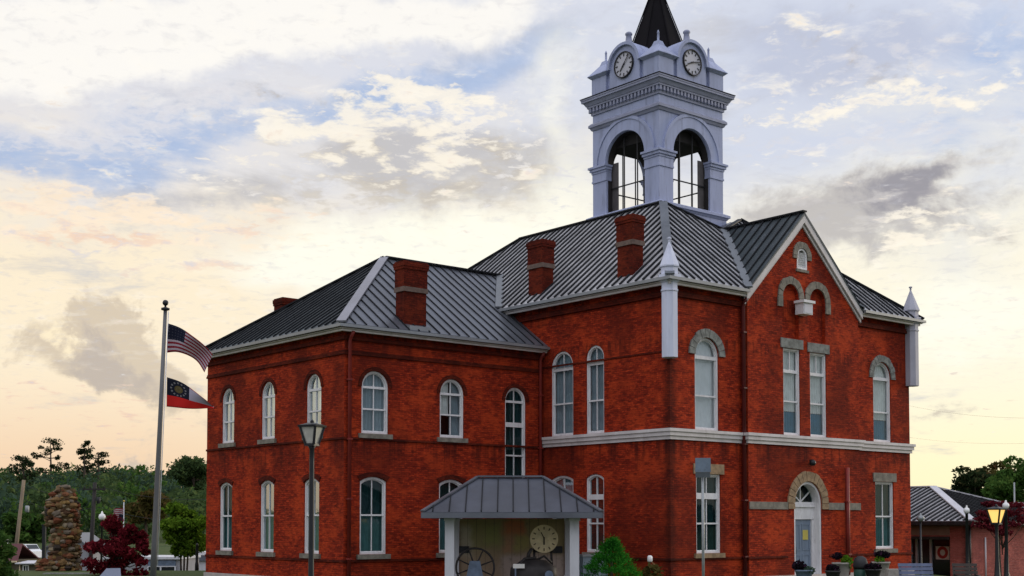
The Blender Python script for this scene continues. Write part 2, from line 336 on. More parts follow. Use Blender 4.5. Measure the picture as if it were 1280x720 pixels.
leaf_mat('leaf_forest', (.034, .060, .026), (.090, .140, .050), (.13, .17, .055))  # lighter and duller green, distance haze put into the leaf colour
leaf_mat('leaf_ridge', (.013, .025, .012), (.038, .058, .022), (.08, .07, .03))
leaf_mat('leaf_mid', (.035, .085, .022), (.095, .175, .036), (.15, .21, .05))
leaf_mat('leaf_autumn', (.05, .055, .014), (.12, .09, .03), (.20, .10, .05))
leaf_mat('leaf_teal', (.040, .072, .050), (.075, .125, .078), (.10, .15, .08))  # bluish green that also paints haze into the far forest
leaf_mat('leaf_blackish', (.008, .008, .010), (.03, .018, .028), (.06, .02, .05))
leaf_mat('leaf_pot', (.05, .14, .012), (.14, .30, .02), (.22, .38, .05))

def stones_mat():
    m, g, p = base_mat('cobbles', .9, 0, .25)
    geo = g.new('ShaderNodeNewGeometry'); r = geo.outputs['Random Per Island']
    cr = g.new('ShaderNodeValToRGB'); g.link(r, cr.inputs[0]); cr.color_ramp.interpolation = 'CONSTANT'
    cols = [(.17, .10, .04), (.07, .036, .018), (.22, .15, .08), (.14, .045, .02), (.25, .20, .13), (.10, .068, .03), (.18, .075, .035), (.035, .026, .02), (.21, .13, .045), (.15, .12, .09)]
    cr.color_ramp.elements[0].color = cols[0] + (1,); cr.color_ramp.elements[1].position = .1; cr.color_ramp.elements[1].color = cols[1] + (1,)
    for i, c in enumerate(cols[2:]): e = cr.color_ramp.elements.new(.2 + i * .1); e.color = c + (1,)
    g.link(cr.outputs[0], p.inputs['Base Color'])
stones_mat()

def mural_mat():
    """weathered painted boards at the back of the pavilion"""
    m, g, p = base_mat('mural', .8, 0, .3)
    tc = g.new('ShaderNodeTexCoord'); ob = tc.outputs['Object']
    s = g.new('ShaderNodeSeparateXYZ'); g.link(ob, s.inputs[0])
    n = g.noise(ob, 1.4, 4, .6); nv = g.m('SUBTRACT', n.outputs[0], .5)
    x = g.m('ADD', s.outputs[0], g.m('MULTIPLY', nv, .6)); z = g.m('ADD', s.outputs[2], g.m('MULTIPLY', nv, .5))
    c = g.mix(g.sm(z, .6, 1.5), (0.36, 0.255, 0.17), (0.33, 0.255, 0.125))
    def box(c, x0, x1, z0, z1, col, f=.9):
        a = g.m('MULTIPLY', g.sm(x, x0 - .14, x0 + .14), g.sm(x, x1 + .14, x1 - .14)); b = g.m('MULTIPLY', g.sm(z, z0 - .14, z0 + .14), g.sm(z, z1 + .14, z1 - .14))
        return g.mix(g.m('MULTIPLY', g.m('MULTIPLY', a, b), f), c, col)
    c = box(c, -1.5, -.35, 1.2, 2.1, (0.26, 0.26, 0.10), .5)
    c = box(c, -.95, -.45, 1.35, 1.95, (0.30, 0.34, 0.09), .4)
    c = box(c, -.30, .45, 1.62, 2.15, (0.55, 0.17, 0.07), .75)
    c = box(c, -.28, .05, 1.05, 1.62, (0.5, 0.25, 0.14), .7)
    c = box(c, .08, .6, 1.15, 1.62, (0.40, 0.34, 0.10), .6)
    c = box(c, -1.9, -1.4, .9, 2.0, (0.570, 0.513, 0.418), .5)
    c = box(c, -.35, 1.9, .1, .95, (0.570, 0.456, 0.418), .6)
    c = g.mix(g.m('MULTIPLY', g.sm(g.noise(ob, 7, 5, .7).outputs[0], .5, .75), .5), c, (0.133, 0.114, 0.095))
    bx = g.m('FRACT', g.m('MULTIPLY', s.outputs[0], 3.2)); c = g.mix(g.sm(bx, .96, .98), c, (0.057, 0.053, 0.048))
    g.link(c, p.inputs['Base Color'])
mural_mat()

def usflag_mat():
    m, g, p = base_mat('stars_and_stripes', .8, 0, .15)
    tc = g.new('ShaderNodeTexCoord'); s = g.new('ShaderNodeSeparateXYZ'); g.link(tc.outputs['UV'], s.inputs[0])
    u, v = s.outputs[0], s.outputs[1]
    k = g.m('FLOOR', g.m('MULTIPLY', g.m('SUBTRACT', 1.0, v), 12.999))
    odd = g.m('MODULO', k, 2.0)
    c = g.mix(odd, (.17, .010, .020), (.33, .28, .31))
    can = g.m('MULTIPLY', g.m('LESS_THAN', u, .42), g.m('GREATER_THAN', v, 6 / 13))
    cu = g.m('SUBTRACT', g.m('FRACT', g.m('MULTIPLY', u, 6 / .42)), .5); cv = g.m('SUBTRACT', g.m('FRACT', g.m('MULTIPLY', g.m('SUBTRACT', v, 6 / 13), 5 / (7 / 13))), .5)
    star = g.m('LESS_THAN', g.m('ADD', g.m('MULTIPLY', cu, cu), g.m('MULTIPLY', cv, cv)), .045)
    blue = g.mix(star, (.006, .007, .020), (.035, .035, .05))
    c = g.mix(can, c, blue); g.link(c, p.inputs['Base Color'])
def state_flag_mat():
    m, g, p = base_mat('state_flag_cloth', .8, 0, .15)
    tc = g.new('ShaderNodeTexCoord'); s = g.new('ShaderNodeSeparateXYZ'); g.link(tc.outputs['UV'], s.inputs[0])
    u, v = s.outputs[0], s.outputs[1]
    c = g.mix(g.m('GREATER_THAN', v, .40), (.46, .014, .011), (.33, .30, .37))
    c = g.mix(g.m('GREATER_THAN', v, .96), c, (.25, .014, .016))
    can = g.m('MULTIPLY', g.m('LESS_THAN', u, .50), g.m('GREATER_THAN', v, .40))
    du = g.m('SUBTRACT', u, .25); dv = g.m('MULTIPLY', g.m('SUBTRACT', v, .68), .72)
    r = g.m('SQRT', g.m('ADD', g.m('MULTIPLY', du, du), g.m('MULTIPLY', dv, dv)))
    a = g.m('MULTIPLY', g.m('ARCTAN2', dv, du), 13 / (2 * math.pi))
    af = g.m('ABSOLUTE', g.m('SUBTRACT', g.m('FRACT', a), .5))
    ring = g.m('MULTIPLY', g.m('LESS_THAN', g.m('ABSOLUTE', g.m('SUBTRACT', r, .165)), .020), g.m('LESS_THAN', af, .24))
    blue = g.mix(ring, (.007, .008, .018), (.15, .145, .15))
    blue = g.mix(g.m('LESS_THAN', r, .095), blue, (.085, .065, .022))
    blue = g.mix(g.m('LESS_THAN', g.m('ABSOLUTE', g.m('SUBTRACT', r, .05)), .012), blue, (.10, .08, .04))
    c = g.mix(can, c, blue); g.link(c, p.inputs['Base Color'])
usflag_mat(); state_flag_mat()

def lit_mat():
    m, g, p = base_mat('lit_lamp_glass', .3, 0, .4)
    p.inputs['Base Color'].default_value = (.9, .6, .2, 1); p.inputs['Emission Color'].default_value = (1.0, .62, .16, 1); p.inputs['Emission Strength'].default_value = .85
lit_mat()

# ------------------------------------------------------------------ mesh builder
class MB:
    def __init__(s): s.v = []; s.f = []; s.mi = []; s.uv = {}; s.sm = []
    def poly(s, pts, mi=0, uv=None, sm=False):
        i0 = len(s.v); s.v += [tuple(p) for p in pts]; s.f.append(list(range(i0, i0 + len(pts)))); s.mi.append(mi); s.sm.append(sm)
        if uv: s.uv[len(s.f) - 1] = uv
    def faces(s, pts, faces, mi=0, sm=False):
        i0 = len(s.v); s.v += [tuple(p) for p in pts]
        for f in faces: s.f.append([i0 + k for k in f]); s.mi.append(mi); s.sm.append(sm)
    def box(s, x0, x1, y0, y1, z0, z1, mi=0):
        x0, x1 = min(x0, x1), max(x0, x1); y0, y1 = min(y0, y1), max(y0, y1); z0, z1 = min(z0, z1), max(z0, z1)
        p = [(x0, y0, z0), (x1, y0, z0), (x1, y1, z0), (x0, y1, z0), (x0, y0, z1), (x1, y0, z1), (x1, y1, z1), (x0, y1, z1)]
        s.faces(p, [(3, 2, 1, 0), (4, 5, 6, 7), (0, 1, 5, 4), (1, 2, 6, 5), (2, 3, 7, 6), (3, 0, 4, 7)], mi)
    def frustum(s, cx, cy, z0, z1, h0, h1, mi=0, hy0=None, hy1=None):
        hy0 = h0 if hy0 is None else hy0; hy1 = h1 if hy1 is None else hy1
        p = [(cx + a * h0, cy + b * hy0, z0) for a, b in ((-1, -1), (1, -1), (1, 1), (-1, 1))] + [(cx + a * h1, cy + b * hy1, z1) for a, b in ((-1, -1), (1, -1), (1, 1), (-1, 1))]
        s.faces(p, [(3, 2, 1, 0), (4, 5, 6, 7), (0, 1, 5, 4), (1, 2, 6, 5), (2, 3, 7, 6), (3, 0, 4, 7)], mi)
    def bar(s, a, b, w, h, up=(0, 0, 1), mi=0, lift=0.0):
        """box beam from a to b, w across, h along up"""
        a, b, up = Vector(a), Vector(b), Vector(up)
        d = (b - a).normalized(); x = d.cross(up).normalized(); n = x.cross(d).normalized()
        p = []
        for q in (a, b):
            for i, j in ((-1, 0), (1, 0), (1, 1), (-1, 1)): p.append(q + x * (i * w / 2) + n * (j * h + lift))
        s.faces(p, [(3, 2, 1, 0), (4, 5, 6, 7), (0, 1, 5, 4), (1, 2, 6, 5), (2, 3, 7, 6), (3, 0, 4, 7)], mi)
    def tube(s, path, rad, n=8, mi=0, cap=True, sm=True):
        path = [Vector(p) for p in path]
        if not isinstance(rad, (list, tuple)): rad = [rad] * len(path)
        i0 = len(s.v); ref = None
        for k, p in enumerate(path):
            d = (path[min(k + 1, len(path) - 1)] - path[max(k - 1, 0)]).normalized()
            if ref is None: ref = Vector((0, 0, 1)) if abs(d.z) < .9 else Vector((1, 0, 0))
            x = d.cross(ref).normalized(); yv = x.cross(d).normalized(); ref = yv
            for j in range(n):
                t = 2 * math.pi * j / n; s.v.append(tuple(p + (x * math.cos(t) + yv * math.sin(t)) * rad[k]))
        for k in range(len(path) - 1):
            for j in range(n):
                a = i0 + k * n + j; b = i0 + k * n + (j + 1) % n
                s.f.append([a, b, b + n, a + n]); s.mi.append(mi); s.sm.append(sm)
        if cap:
            s.f.append([i0 + j for j in range(n)][::-1]); s.mi.append(mi); s.sm.append(False)
            e = i0 + (len(path) - 1) * n; s.f.append([e + j for j in range(n)]); s.mi.append(mi); s.sm.append(False)
    def lathe(s, prof, c=(0, 0), n=12, ph=0.0, mi=0, sm=True, asp=1.0):
        i0 = len(s.v)
        for r, z in prof:
            for j in range(n):
                t = ph + 2 * math.pi * j / n; s.v.append((c[0] + r * math.cos(t), c[1] + r * asp * math.sin(t), z))
        for k in range(len(prof) - 1):
            for j in range(n):
                a = i0 + k * n + j; b = i0 + k * n + (j + 1) % n
                s.f.append([a, b, b + n, a + n]); s.mi.append(mi); s.sm.append(sm)
        s.f.append([i0 + j for j in range(n)][::-1]); s.mi.append(mi); s.sm.append(False)
        e = i0 + (len(prof) - 1) * n; s.f.append([e + j for j in range(n)]); s.mi.append(mi); s.sm.append(False)
    def ball(s, c, r, mi=0, n=10, m=6, sq=(1, 1, 1), sm=True, jit=0.0):
        s_ = []
        for i in range(m + 1):
            t = math.pi * i / m; s_.append((max(.001, math.sin(t)) , -math.cos(t)))
        i0 = len(s.v)
        for rr, zz in s_:
            for j in range(n):
                a = 2 * math.pi * j / n; q = 1 + random.uniform(-jit, jit); s.v.append((c[0] + rr * math.cos(a) * r * sq[0] * q, c[1] + rr * math.sin(a) * r * sq[1] * q, c[2] + zz * r * sq[2] * q))
        for k in range(m):
            for j in range(n):
                a = i0 + k * n + j; b = i0 + k * n + (j + 1) % n
                s.f.append([a, b, b + n, a + n]); s.mi.append(mi); s.sm.append(sm)
    def slab(s, pts, t, mi=0):
        """planar polygon with thickness t below it"""
        pts = [Vector(p) for p in pts]; n = Vector((0, 0, 0))
        for i in range(len(pts)):
            a, b = pts[i], pts[(i + 1) % len(pts)]; n += Vector(((a.y - b.y) * (a.z + b.z), (a.z - b.z) * (a.x + b.x), (a.x - b.x) * (a.y + b.y)))
        n.normalize()
        if n.z < 0: n = -n
        lo = [p - n * t for p in pts]; k = len(pts)
        s.faces(pts + lo, [tuple(range(k)), tuple(range(2 * k - 1, k - 1, -1))] + [(i, i + k, (i + 1) % k + k, (i + 1) % k) for i in range(k)], mi)
        return n
    def ring(s, outer, inner, d0, d1, fn, mi=0, closed=True):
        """band between two matching outlines, from depth d0 to d1"""
        n = len(outer); p = [fn(a, z, d0) for a, z in outer] + [fn(a, z, d0) for a, z in inner] + [fn(a, z, d1) for a, z in outer] + [fn(a, z, d1) for a, z in inner]
        fs = []
        for i in range(n if closed else n - 1):
            j = (i + 1) % n
            fs += [(i, j, n + j, n + i), (2 * n + i, 3 * n + i, 3 * n + j, 2 * n + j), (i, 2 * n + i, 2 * n + j, j), (n + i, n + j, 3 * n + j, 3 * n + i)]
        if not closed:
            fs += [(0, n, 3 * n, 2 * n), (n - 1, 3 * n - 1, 4 * n - 1, 2 * n - 1)]
        s.faces(p, fs, mi)
    def build(s, name, mats, parent=None, recalc=True):
        me = bpy.data.meshes.new(name); me.from_pydata(s.v, [], s.f)
        if isinstance(mats, str): mats = [mats]
        for m in mats: me.materials.append(MATS[m])
        for i, p in enumerate(me.polygons): p.material_index = s.mi[i]; p.use_smooth = s.sm[i]
        uvl = me.uv_layers.new(name='UVMap'); V = me.vertices
        for p in me.polygons:
            n = p.normal
            if p.index in s.uv:
                for li, q in zip(p.loop_indices, s.uv[p.index]): uvl.data[li].uv = q
                continue
            if abs(n.z) > .75:
                for li in p.loop_indices: co = V[me.loops[li].vertex_index].co; uvl.data[li].uv = (co.x, co.y)
            else:
                t = Vector((-n.y, n.x, 0))
                if t.length < 1e-6: t = Vector((1, 0, 0))
                t.normalize()
                if abs(t.x) > abs(t.y):
                    if t.x < 0: t = -t
                elif t.y < 0: t = -t
                for li in p.loop_indices: co = V[me.loops[li].vertex_index].co; uvl.data[li].uv = (co.dot(t), co.z)
        if recalc and not s.uv:
            bm = bmesh.new(); bm.from_mesh(me); bmesh.ops.recalc_face_normals(bm, faces=bm.faces); bm.to_mesh(me); bm.free()
        o = bpy.data.objects.new(name, me); COL.objects.link(o)
        if parent: o.parent = parent
        return o

def tag(o, label=None, cat=None, group=None, kind=None):
    if label: o['label'] = label
    if cat: o['category'] = cat
    if group: o['group'] = group
    if kind: o['kind'] = kind
    return o
def thing(name, label, cat, loc=(0, 0, 0), rz=0.0, group=None):
    o = bpy.data.objects.new(name, None); COL.objects.link(o); o.empty_display_size = .3
    o.location = loc; o.rotation_euler = (0, 0, rz); tag(o, label, cat, group); return o
def copy_tree(o, parent=None):
    c = o.copy(); COL.objects.link(c)
    if parent: c.parent = parent
    for ch in list(o.children): copy_tree(ch, c)
    return c
def wx(px, dep): return (px - 640) / FPX * dep
def wz(py, dep): return HC + (HY - py) / FPX * dep

# ------------------------------------------------------------------ ground
def sstep(a, b, x):
    t = max(0, min(1, (x - a) / (b - a))); return t * t * (3 - 2 * t)
def gh(x, y):
    z = -.12
    z -= 3.4 * sstep(60, 78, y) * sstep(-6, -14, x)
    z += 3.0 * sstep(98, 130, y) * sstep(-6, -20, x)
    z -= .75 * sstep(16, 26, x) * sstep(30, 50, y)
    hill = sstep(130, 330, y) * sstep(10, -70, x) * 9.5 + sstep(120, 330, y) * sstep(40, 110, x) * 10
    z += hill + (noise.noise((x * .02, y * .02, 3)) * 2.0 * sstep(90, 200, y))
    return z
def build_ground():
    xs = [-4000, -1500, -700] + list(range(-400, -60, 20)) + list(range(-60, 62, 4)) + list(range(80, 401, 20)) + [700, 1500, 4000]
    ys = [-1500, -500, -150, -60, -20] + list(range(0, 150, 4)) + list(range(150, 460, 15)) + [600, 900, 1600, 3000, 6000]
    mb = MB(); nx = len(xs)
    pts = [(x, y, gh(x, y)) for y in ys for x in xs]
    mb.faces(pts, [(j * nx + i, j * nx + i + 1, (j + 1) * nx + i + 1, (j + 1) * nx + i) for j in range(len(ys) - 1) for i in range(nx - 1)], 0, True)
    tag(mb.build('ground', 'ground', recalc=False), kind='structure')
    mb = MB(); mb.slab([(-30, 8, -.06), (30, 8, -.06), (30, 20, -.06), (-30, 20, -.06)], .02)
    tag(mb.build('road', 'asphalt'), kind='structure')
    mb = MB(); mb.box(-30, 30, 20.0, 23.2, -.3, .06)
    tag(mb.build('pavement', 'concrete'), kind='structure')
build_ground()

# ------------------------------------------------------------------ courthouse (built in its own axes: u along the front, v back along the side)
YAW = R(39.9)
cx0 = wx(838, 46.0)
court = thing('courthouse', 'red brick two-storey courthouse with grey metal roofs and a pale clock tower', 'courthouse', (cx0, 46.0, 0), YAW)
U, V = 14.95, 19.2          # main block
UW, V1, V2 = -9.24, 6.9, 17.33   # rear wing
GB0, GB1, GV = 3.97, 10.96, -.25  # projecting gabled bay
EA, EB = 10.6, 8.9
def FA(v0): return lambda a, z, d=0.0: (a, v0 + d, z)      # face towards -v
def FB(u0): return lambda a, z, d=0.0: (u0 + d, a, z)      # face towards -u
front, bay, side = FA(0), FA(GV), FB(0)
wingA, wingB = FA(V1), FB(UW)

def outline(c, w, z0, z1, top, n=14, ins=0.0):
    w2 = w / 2 - ins; z0 += ins; z1 -= ins
    if top == 'flat': return [(c - w2, z0), (c + w2, z0), (c + w2, z1), (c - w2, z1)]
    if top == 'arch': rise = w2
    else: rise = .16
    rr = (w2 * w2 + rise * rise) / (2 * rise); cz = z1 - rr; a0 = math.asin(min(1, w2 / rr))
    if top == 'arch': a0 = math.pi / 2
    pts = [(c - w2, z0), (c + w2, z0)]
    for i in range(n + 1):
        t = a0 - 2 * a0 * i / n; pts.append((c + rr * math.sin(t), cz + rr * math.cos(t)))
    return pts
def arch_z(c, w, z1, top, a):
    """height of the head of an outline above position a"""
    w2 = w / 2
    if top == 'flat': return z1
    rise = w2 if top == 'arch' else .16
    rr = (w2 * w2 + rise * rise) / (2 * rise); return z1 - rr + math.sqrt(max(0, rr * rr - (a - c) ** 2))

class Wall:
    def __init__(s): s.mb = MB()
    def sheet(s, fn, out, holes=(), reveal=.28):
        loops = [[Vector((a, z, 0)) for a, z in out]] + [[Vector((a, z, 0)) for a, z in h] for h in holes]
        flat = [p for l in loops for p in l]
        pts = [fn(p.x, p.y, 0) for p in flat]
        s.mb.faces(pts, [tuple(t) for t in tessellate_polygon(loops)])
        for h in holes:
            for i in range(len(h)):
                a, b = h[i], h[(i + 1) % len(h)]
                s.mb.poly([fn(*a, 0), fn(*b, 0), fn(*b, reveal), fn(*a, reveal)])
    def build(s, name, mat, parent): return s.mb.build(name, mat, parent, recalc=False)

WIN = []   # windows are declared here, opened in the walls, then built
def win(fn, c, w, z0, z1, top, **k):
    WIN.append(dict(fn=fn, c=c, w=w, z0=z0, z1=z1, top=top, **k)); return outline(c, w, z0, z1, top)

rect = lambda a0, a1, z0, z1: [(a0, z0), (a1, z0), (a1, z1), (a0, z1)]
ZB = -.7
# --- openings
h_fl = win(front, 1.97, 1.30, 5.46, 8.86, 'arch', transom=8.13, tt=.13, meet=6.72, mun=False, cur='blind')
h_ll = win(front, 2.02, 1.33, .98, 3.86, 'flat', transom=3.06, tt=.22, meet=2.06, mun=True, cur='none', sill='stone_tan', lintel='stone_tan')
h_fr = win(front, 12.95, 1.26, 5.46, 8.83, 'arch', transom=8.13, tt=.13, meet=6.72, mun=False, cur='two')
h_lr = win(front, 13.04, 1.32, 1.0, 3.80, 'flat', meet=2.35, mun=True, cur='dark', sill='stone', lintel='stone')
h_p1 = win(bay, 6.60, 1.04, 5.46, 8.84, 'flat', transom=7.95, tt=.12, meet=6.78, mun='top', cur='two', lintel='stone_grey')
h_p2 = win(bay, 8.27, 1.06, 5.46, 8.80, 'flat', transom=7.95, tt=.12, meet=6.78, mun='top', cur='two', lintel='stone_grey')
h_s1 = win(side, 5.72, 1.27, 5.46, 8.78, 'arch', transom=8.08, tt=.13, meet=6.72, mun=True, cur='grey')
h_s2 = win(side, 3.86, .98, 5.46, 8.82, 'arch', transom=8.14, tt=.13, meet=6.72, mun=True, cur='grey')
h_sl1 = win(side, 5.72, 1.27, .97, 3.92, 'seg', transom=3.06, tt=.16, meet=2.06, mun=True, cur='grey', sill='stone')
h_sl2 = win(side, 3.88, .98, .97, 3.93, 'seg', transom=3.06, tt=.2, meet=2.06, mun=True, cur='none', sill='stone')
h_wa = [win(wingA, -7.94, 1.15, 5.26, 7.51, 'arch', transom=6.92, meet=6.14, mun=True, cur='grey', sill='stone', hood=True),
        win(wingA, -4.49, 1.13, 5.26, 7.47, 'arch', transom=6.90, meet=6.12, mun=True, cur='half', sill='stone', hood=True),
        win(wingA, -1.38, 1.06, 3.6, 7.36, 'arch', transom=6.80, meet=5.90, tt=.09, mt=.18, mun=True, cur='none', hood=True, low=4.7),
        win(wingA, -8.0, 1.13, .97, 3.72, 'seg', meet=2.36, mun=True, cur='dark', sill='stone', hood=True),
        win(wingA, -4.52, 1.12, .97, 3.70, 'seg', meet=2.36, mun=True, cur='dark', sill='stone', hood=True)]
h_wb = [win(wingB, c, 1.04, 5.28, 7.50, 'arch', transom=6.92, meet=6.14, mun=True, cur='half', sill='stone', hood=True) for c in (8.95, 12.28, 15.52)] + \
       [win(wingB, c, 1.06, .97, 3.71, 'seg', meet=2.36, mun=True, cur='dark', sill='stone', hood=True) for c in (9.06, 12.31, 15.64)]
DOOR = outline(7.53, 1.72, -.05, 3.70, 'arch', 18)
blind1 = outline(6.56, 1.02, 9.24, 11.35, 'arch'); blind2 = outline(8.24, 1.04, 9.24, 11.35, 'arch')
vent = outline(7.28, .62, 12.02, 12.84, 'arch')
# --- walls
w = Wall()
w.sheet(front, rect(0, GB0, ZB, EA + .1), [h_fl, h_ll])
w.sheet(front, rect(GB1, U, ZB, EA + .1), [h_fr, h_lr])
w.sheet(side, rect(0, V, ZB, EA + .1), [h_s1, h_s2, h_sl1, h_sl2])
w.mb.poly([(U, 0, ZB), (U, V, ZB), (U, V, EA + .1), (U, 0, EA + .1)]); w.mb.poly([(0, V, ZB), (U, V, ZB), (U, V, EA + .1), (0, V, EA + .1)])
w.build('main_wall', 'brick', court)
w = Wall()
w.sheet(bay, [(GB0, ZB), (GB1, ZB), (GB1, 10.50), (7.30, 13.92), (GB0, 10.50)], [h_p1, h_p2, DOOR, vent, blind1, blind2], .16)
for x in (GB0, GB1): w.mb.poly([(x, GV, ZB), (x, 0, ZB), (x, 0, 10.55), (x, GV, 10.55)])
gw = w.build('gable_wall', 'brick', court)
# wing walls
w = Wall()
w.sheet(wingA, rect(UW, 0, ZB, EB + .1), h_wa)
w.sheet(wingB, rect(V1, V2, ZB, EB + .1), h_wb)
w.mb.poly([(UW, V2, ZB), (0, V2, ZB), (0, V2, EB + .1), (UW, V2, EB + .1)])
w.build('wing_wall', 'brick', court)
# dark rooms behind the glass
mb = MB()
mb.box(.9, U - .9, 1.0, V - .9, -.2, 10.3)
mb.box(UW + .9, -.6, V1 + .9, V2 - .9, -.2, 8.6)
mb.build('room_interior', 'room_dark', court)
# --- windows
def build_window(k):
    fn, c, w, z0, z1, top = (k[q] for q in ('fn', 'c', 'w', 'z0', 'z1', 'top'))
    T = .075; fr = MB()
    o0 = outline(c, w, z0, z1, top, ins=.001); o1 = outline(c, w, z0, z1, top, ins=T)
    fr.ring(o0, o1, .05, .20, fn)
    iw = w - 2 * T
    def b(a0, a1, za, zb, d0=.085, d1=.155): 
        p0 = fn(a0, za, d0); p1 = fn(a1, zb, d1); fr.box(p0[0], p1[0], p0[1], p1[1], za, zb)
    # sash stiles, inset a little inside the frame
    o2 = outline(c, w, z0, z1, top, ins=T + .036)
    fr.ring(outline(c, w, z0, z1, top, ins=T - .002), o2, .10, .165, fn)
    tt = k.get('tt', .085); mt = k.get('mt', .06)
    rails = []
    if k.get('transom'): rails.append((k['transom'], tt))
    rails.append((k['meet'], mt))
    if k.get('low'): rails.append((k['low'], .06))
    for zc, t in rails: b(c - iw / 2 + .003, c + iw / 2 - .003, zc - t / 2, zc + t / 2, .075, .16)
    ms = k['mun']; mw = .034
    if ms:
        zt = arch_z(c, w, z1, top, c) - T - .01
        tr = k.get('transom')
        if ms == 'top': b(c - mw / 2, c + mw / 2, tr + tt / 2 + .002, zt, .10, .15)
        else:
            lv = sorted([z0 + T + .01] + [z for z, t in rails] + [zt])
            for q in range(len(lv) - 1): b(c - mw / 2, c + mw / 2, lv[q] + .035 + (tt / 2 - .03 if tr == lv[q] else 0), lv[q + 1] - .035, .10, .15)
    wo = fr.build('window', 'white_paint', court)
    p = MB(); p.poly([fn(a, z, .135) for a, z in outline(c, w, z0, z1, top, ins=T + .01)]); p.build('pane', 'pane' if k['cur'] not in ('dark', 'none') else 'pane_dark', wo)
    # curtains: pleated cloth hung behind the glass
    def cloth(za, zb, mat, a0=c - w / 2 + .03, a1=c + w / 2 - .03, pl=.03):
        m = MB(); n = 36; rows = []
        ph = random.random() * 6
        for z in (za, zb): rows.append([fn(a0 + (a1 - a0) * i / n, z, .25 + pl * math.sin(i * 1.25 + ph) * (1 if z == za else .7)) for i in range(n + 1)])
        m.faces(rows[0] + rows[1], [(i, i + 1, n + 2 + i, n + 1 + i) for i in range(n)], 0, True); m.build('curtain', mat, wo)
    cur = k['cur']
    if cur == 'blind': cloth(z0, z1, 'blind', pl=.008)
    elif cur == 'two':
        cloth(z0 + .95, z1, 'curtain', pl=.05); cloth(z0, z0 + .93, 'curtain_blue')
    elif cur == 'grey': cloth(z0, z1, 'curtain_grey', pl=.05)
    elif cur == 'half': cloth(z0, z1, 'curtain_grey', c + .05, c + w / 2 - .03); cloth(z0 + .9, z1, 'curtain', c - w / 2 + .03, c)
    elif cur == 'dark': cloth(z0, (z0 + z1) / 2, 'curtain_grey', pl=.04); cloth((z0 + z1) / 2 + .02, z1, 'curtain_dark')
    elif cur == 'none': cloth(z0, z1, 'curtain_dark', pl=.04)
    if k.get('sill'):
        m = MB(); p0 = fn(c - w / 2 - .14, z0 - .17, -.09); p1 = fn(c + w / 2 + .14, z0 - .003, .06); m.box(p0[0], p1[0], p0[1], p1[1], p0[2], p1[2])
        m.build('sill', k['sill'], wo)
    if k.get('lintel'):
        m = MB(); p0 = fn(c - w / 2 - .16, z1 + .003, -.05); p1 = fn(c + w / 2 + .16, z1 + .37, .1); m.box(p0[0], p1[0], p0[1], p1[1], p0[2], p1[2])
        m.build('lintel', k['lintel'], wo)
    if k.get('hood'):
        m = MB(); o_in = outline(c, w, z0, z1, top, ins=-.004)[2:]; o_out = outline(c, w + .3, z0, z1 + .15, top)[2:] if top == 'arch' else [(a + (.12 if a > c else -.12) * abs(a - c) / (w / 2), z + .17) for a, z in o_in]
        m.ring(o_out, o_in, -.035, .05, fn, closed=False); m.build('brick_hood', 'brick_old', wo)
    return wo
for k in WIN: build_window(k)

# --- stone arches, lintels and bands
def voussoirs(fn, c, zs, ri, ro, leg, n, proud=.06, back=.06):
    mb = MB()
    for i in range(n):
        t0 = math.pi * i / n + .012; t1 = math.pi * (i + 1) / n - .012
        jr = random.uniform(-.02, .02)
        o = [(c + (ro + jr) * math.cos(t), zs + (ro + jr) * math.sin(t)) for t in (t0, (t0 + t1) / 2, t1)]
        q = [(c + ri * math.cos(t), zs + ri * math.sin(t)) for t in (t0, (t0 + t1) / 2, t1)]
        mb.ring(o, q, -proud + random.uniform(-.008, .008), back, fn, closed=False)
    if leg:
        for sgn in (-1, 1):
            a0, a1 = c + sgn * ri, c + sgn * ro
            mb.box(*sorted((fn(a0, 0)[0], fn(a1, 0)[0])), fn(c, 0, -proud)[1], fn(c, 0, back)[1], zs - leg, zs - .006)
    return mb
voussoirs(front, 1.97, 8.21, .66, .97, 0, 11).build('stone_arch', 'stone_grey', court)
voussoirs(front, 12.95, 8.20, .64, .93, .05, 11).build('stone_arch', 'stone_grey', court)
voussoirs(bay, 7.53, 2.84, .865, 1.26, .22, 13).build('door_arch', 'stone_tan', court)['label'] = 'tan stone arch over the door'
voussoirs(bay, 6.56, 10.84, .515, .80, .42, 9).build('stone_arch', 'stone', court)
voussoirs(bay, 8.24, 10.83, .525, .82, .42, 9).build('stone_arch', 'stone', court)
voussoirs(bay, 7.28, 12.53, .32, .57, .12, 7).build('stone_arch', 'stone', court)
for out in (blind1, blind2):
    m = MB(); m.poly([bay(a, z, .155) for a, z in out]); m.build('blind_niche', 'brick', court)
for a0, a1 in ((GB0 + .02, 6.25), (8.81, 9.84), (10.12, GB1 - .02)):
    m = MB(); m.box(a0, a1, GV - .05, GV + .05, 2.6, 2.88); m.build('stone_band', 'stone', court)
# louvred vent in the gable
m = MB(); m.ring(outline(7.28, .62, 12.02, 12.84, 'arch', ins=.002), outline(7.28, .62, 12.02, 12.84, 'arch', ins=.07), -.02, .12, bay)
for i in range(7):
    z = 12.10 + i * .085; m.bar((7.04, GV + .06, z), (7.52, GV + .06, z), .02, .08, (0, -.5, .8))
m.poly([bay(a, z, .13) for a, z in outline(7.28, .62, 12.02, 12.84, 'arch')], 1)
m.build('gable_vent', ['white_paint', 'belfry_dark'], court)
m = MB(); m.box(6.9, 7.66, GV - .07, GV + .05, 11.90, 12.0); m.build('sill', 'stone', court)
# flood-light box
m = MB(); m.box(6.83, 7.40, GV - .42, GV - .02, 10.18, 10.62); m.box(6.76, 7.47, GV - .50, GV - .01, 10.62, 10.72)
m.box(6.87, 7.36, GV - .435, GV - .42, 10.22, 10.58, 1)
m.build('gable_light', ['white_paint', 'dial_white'], court)

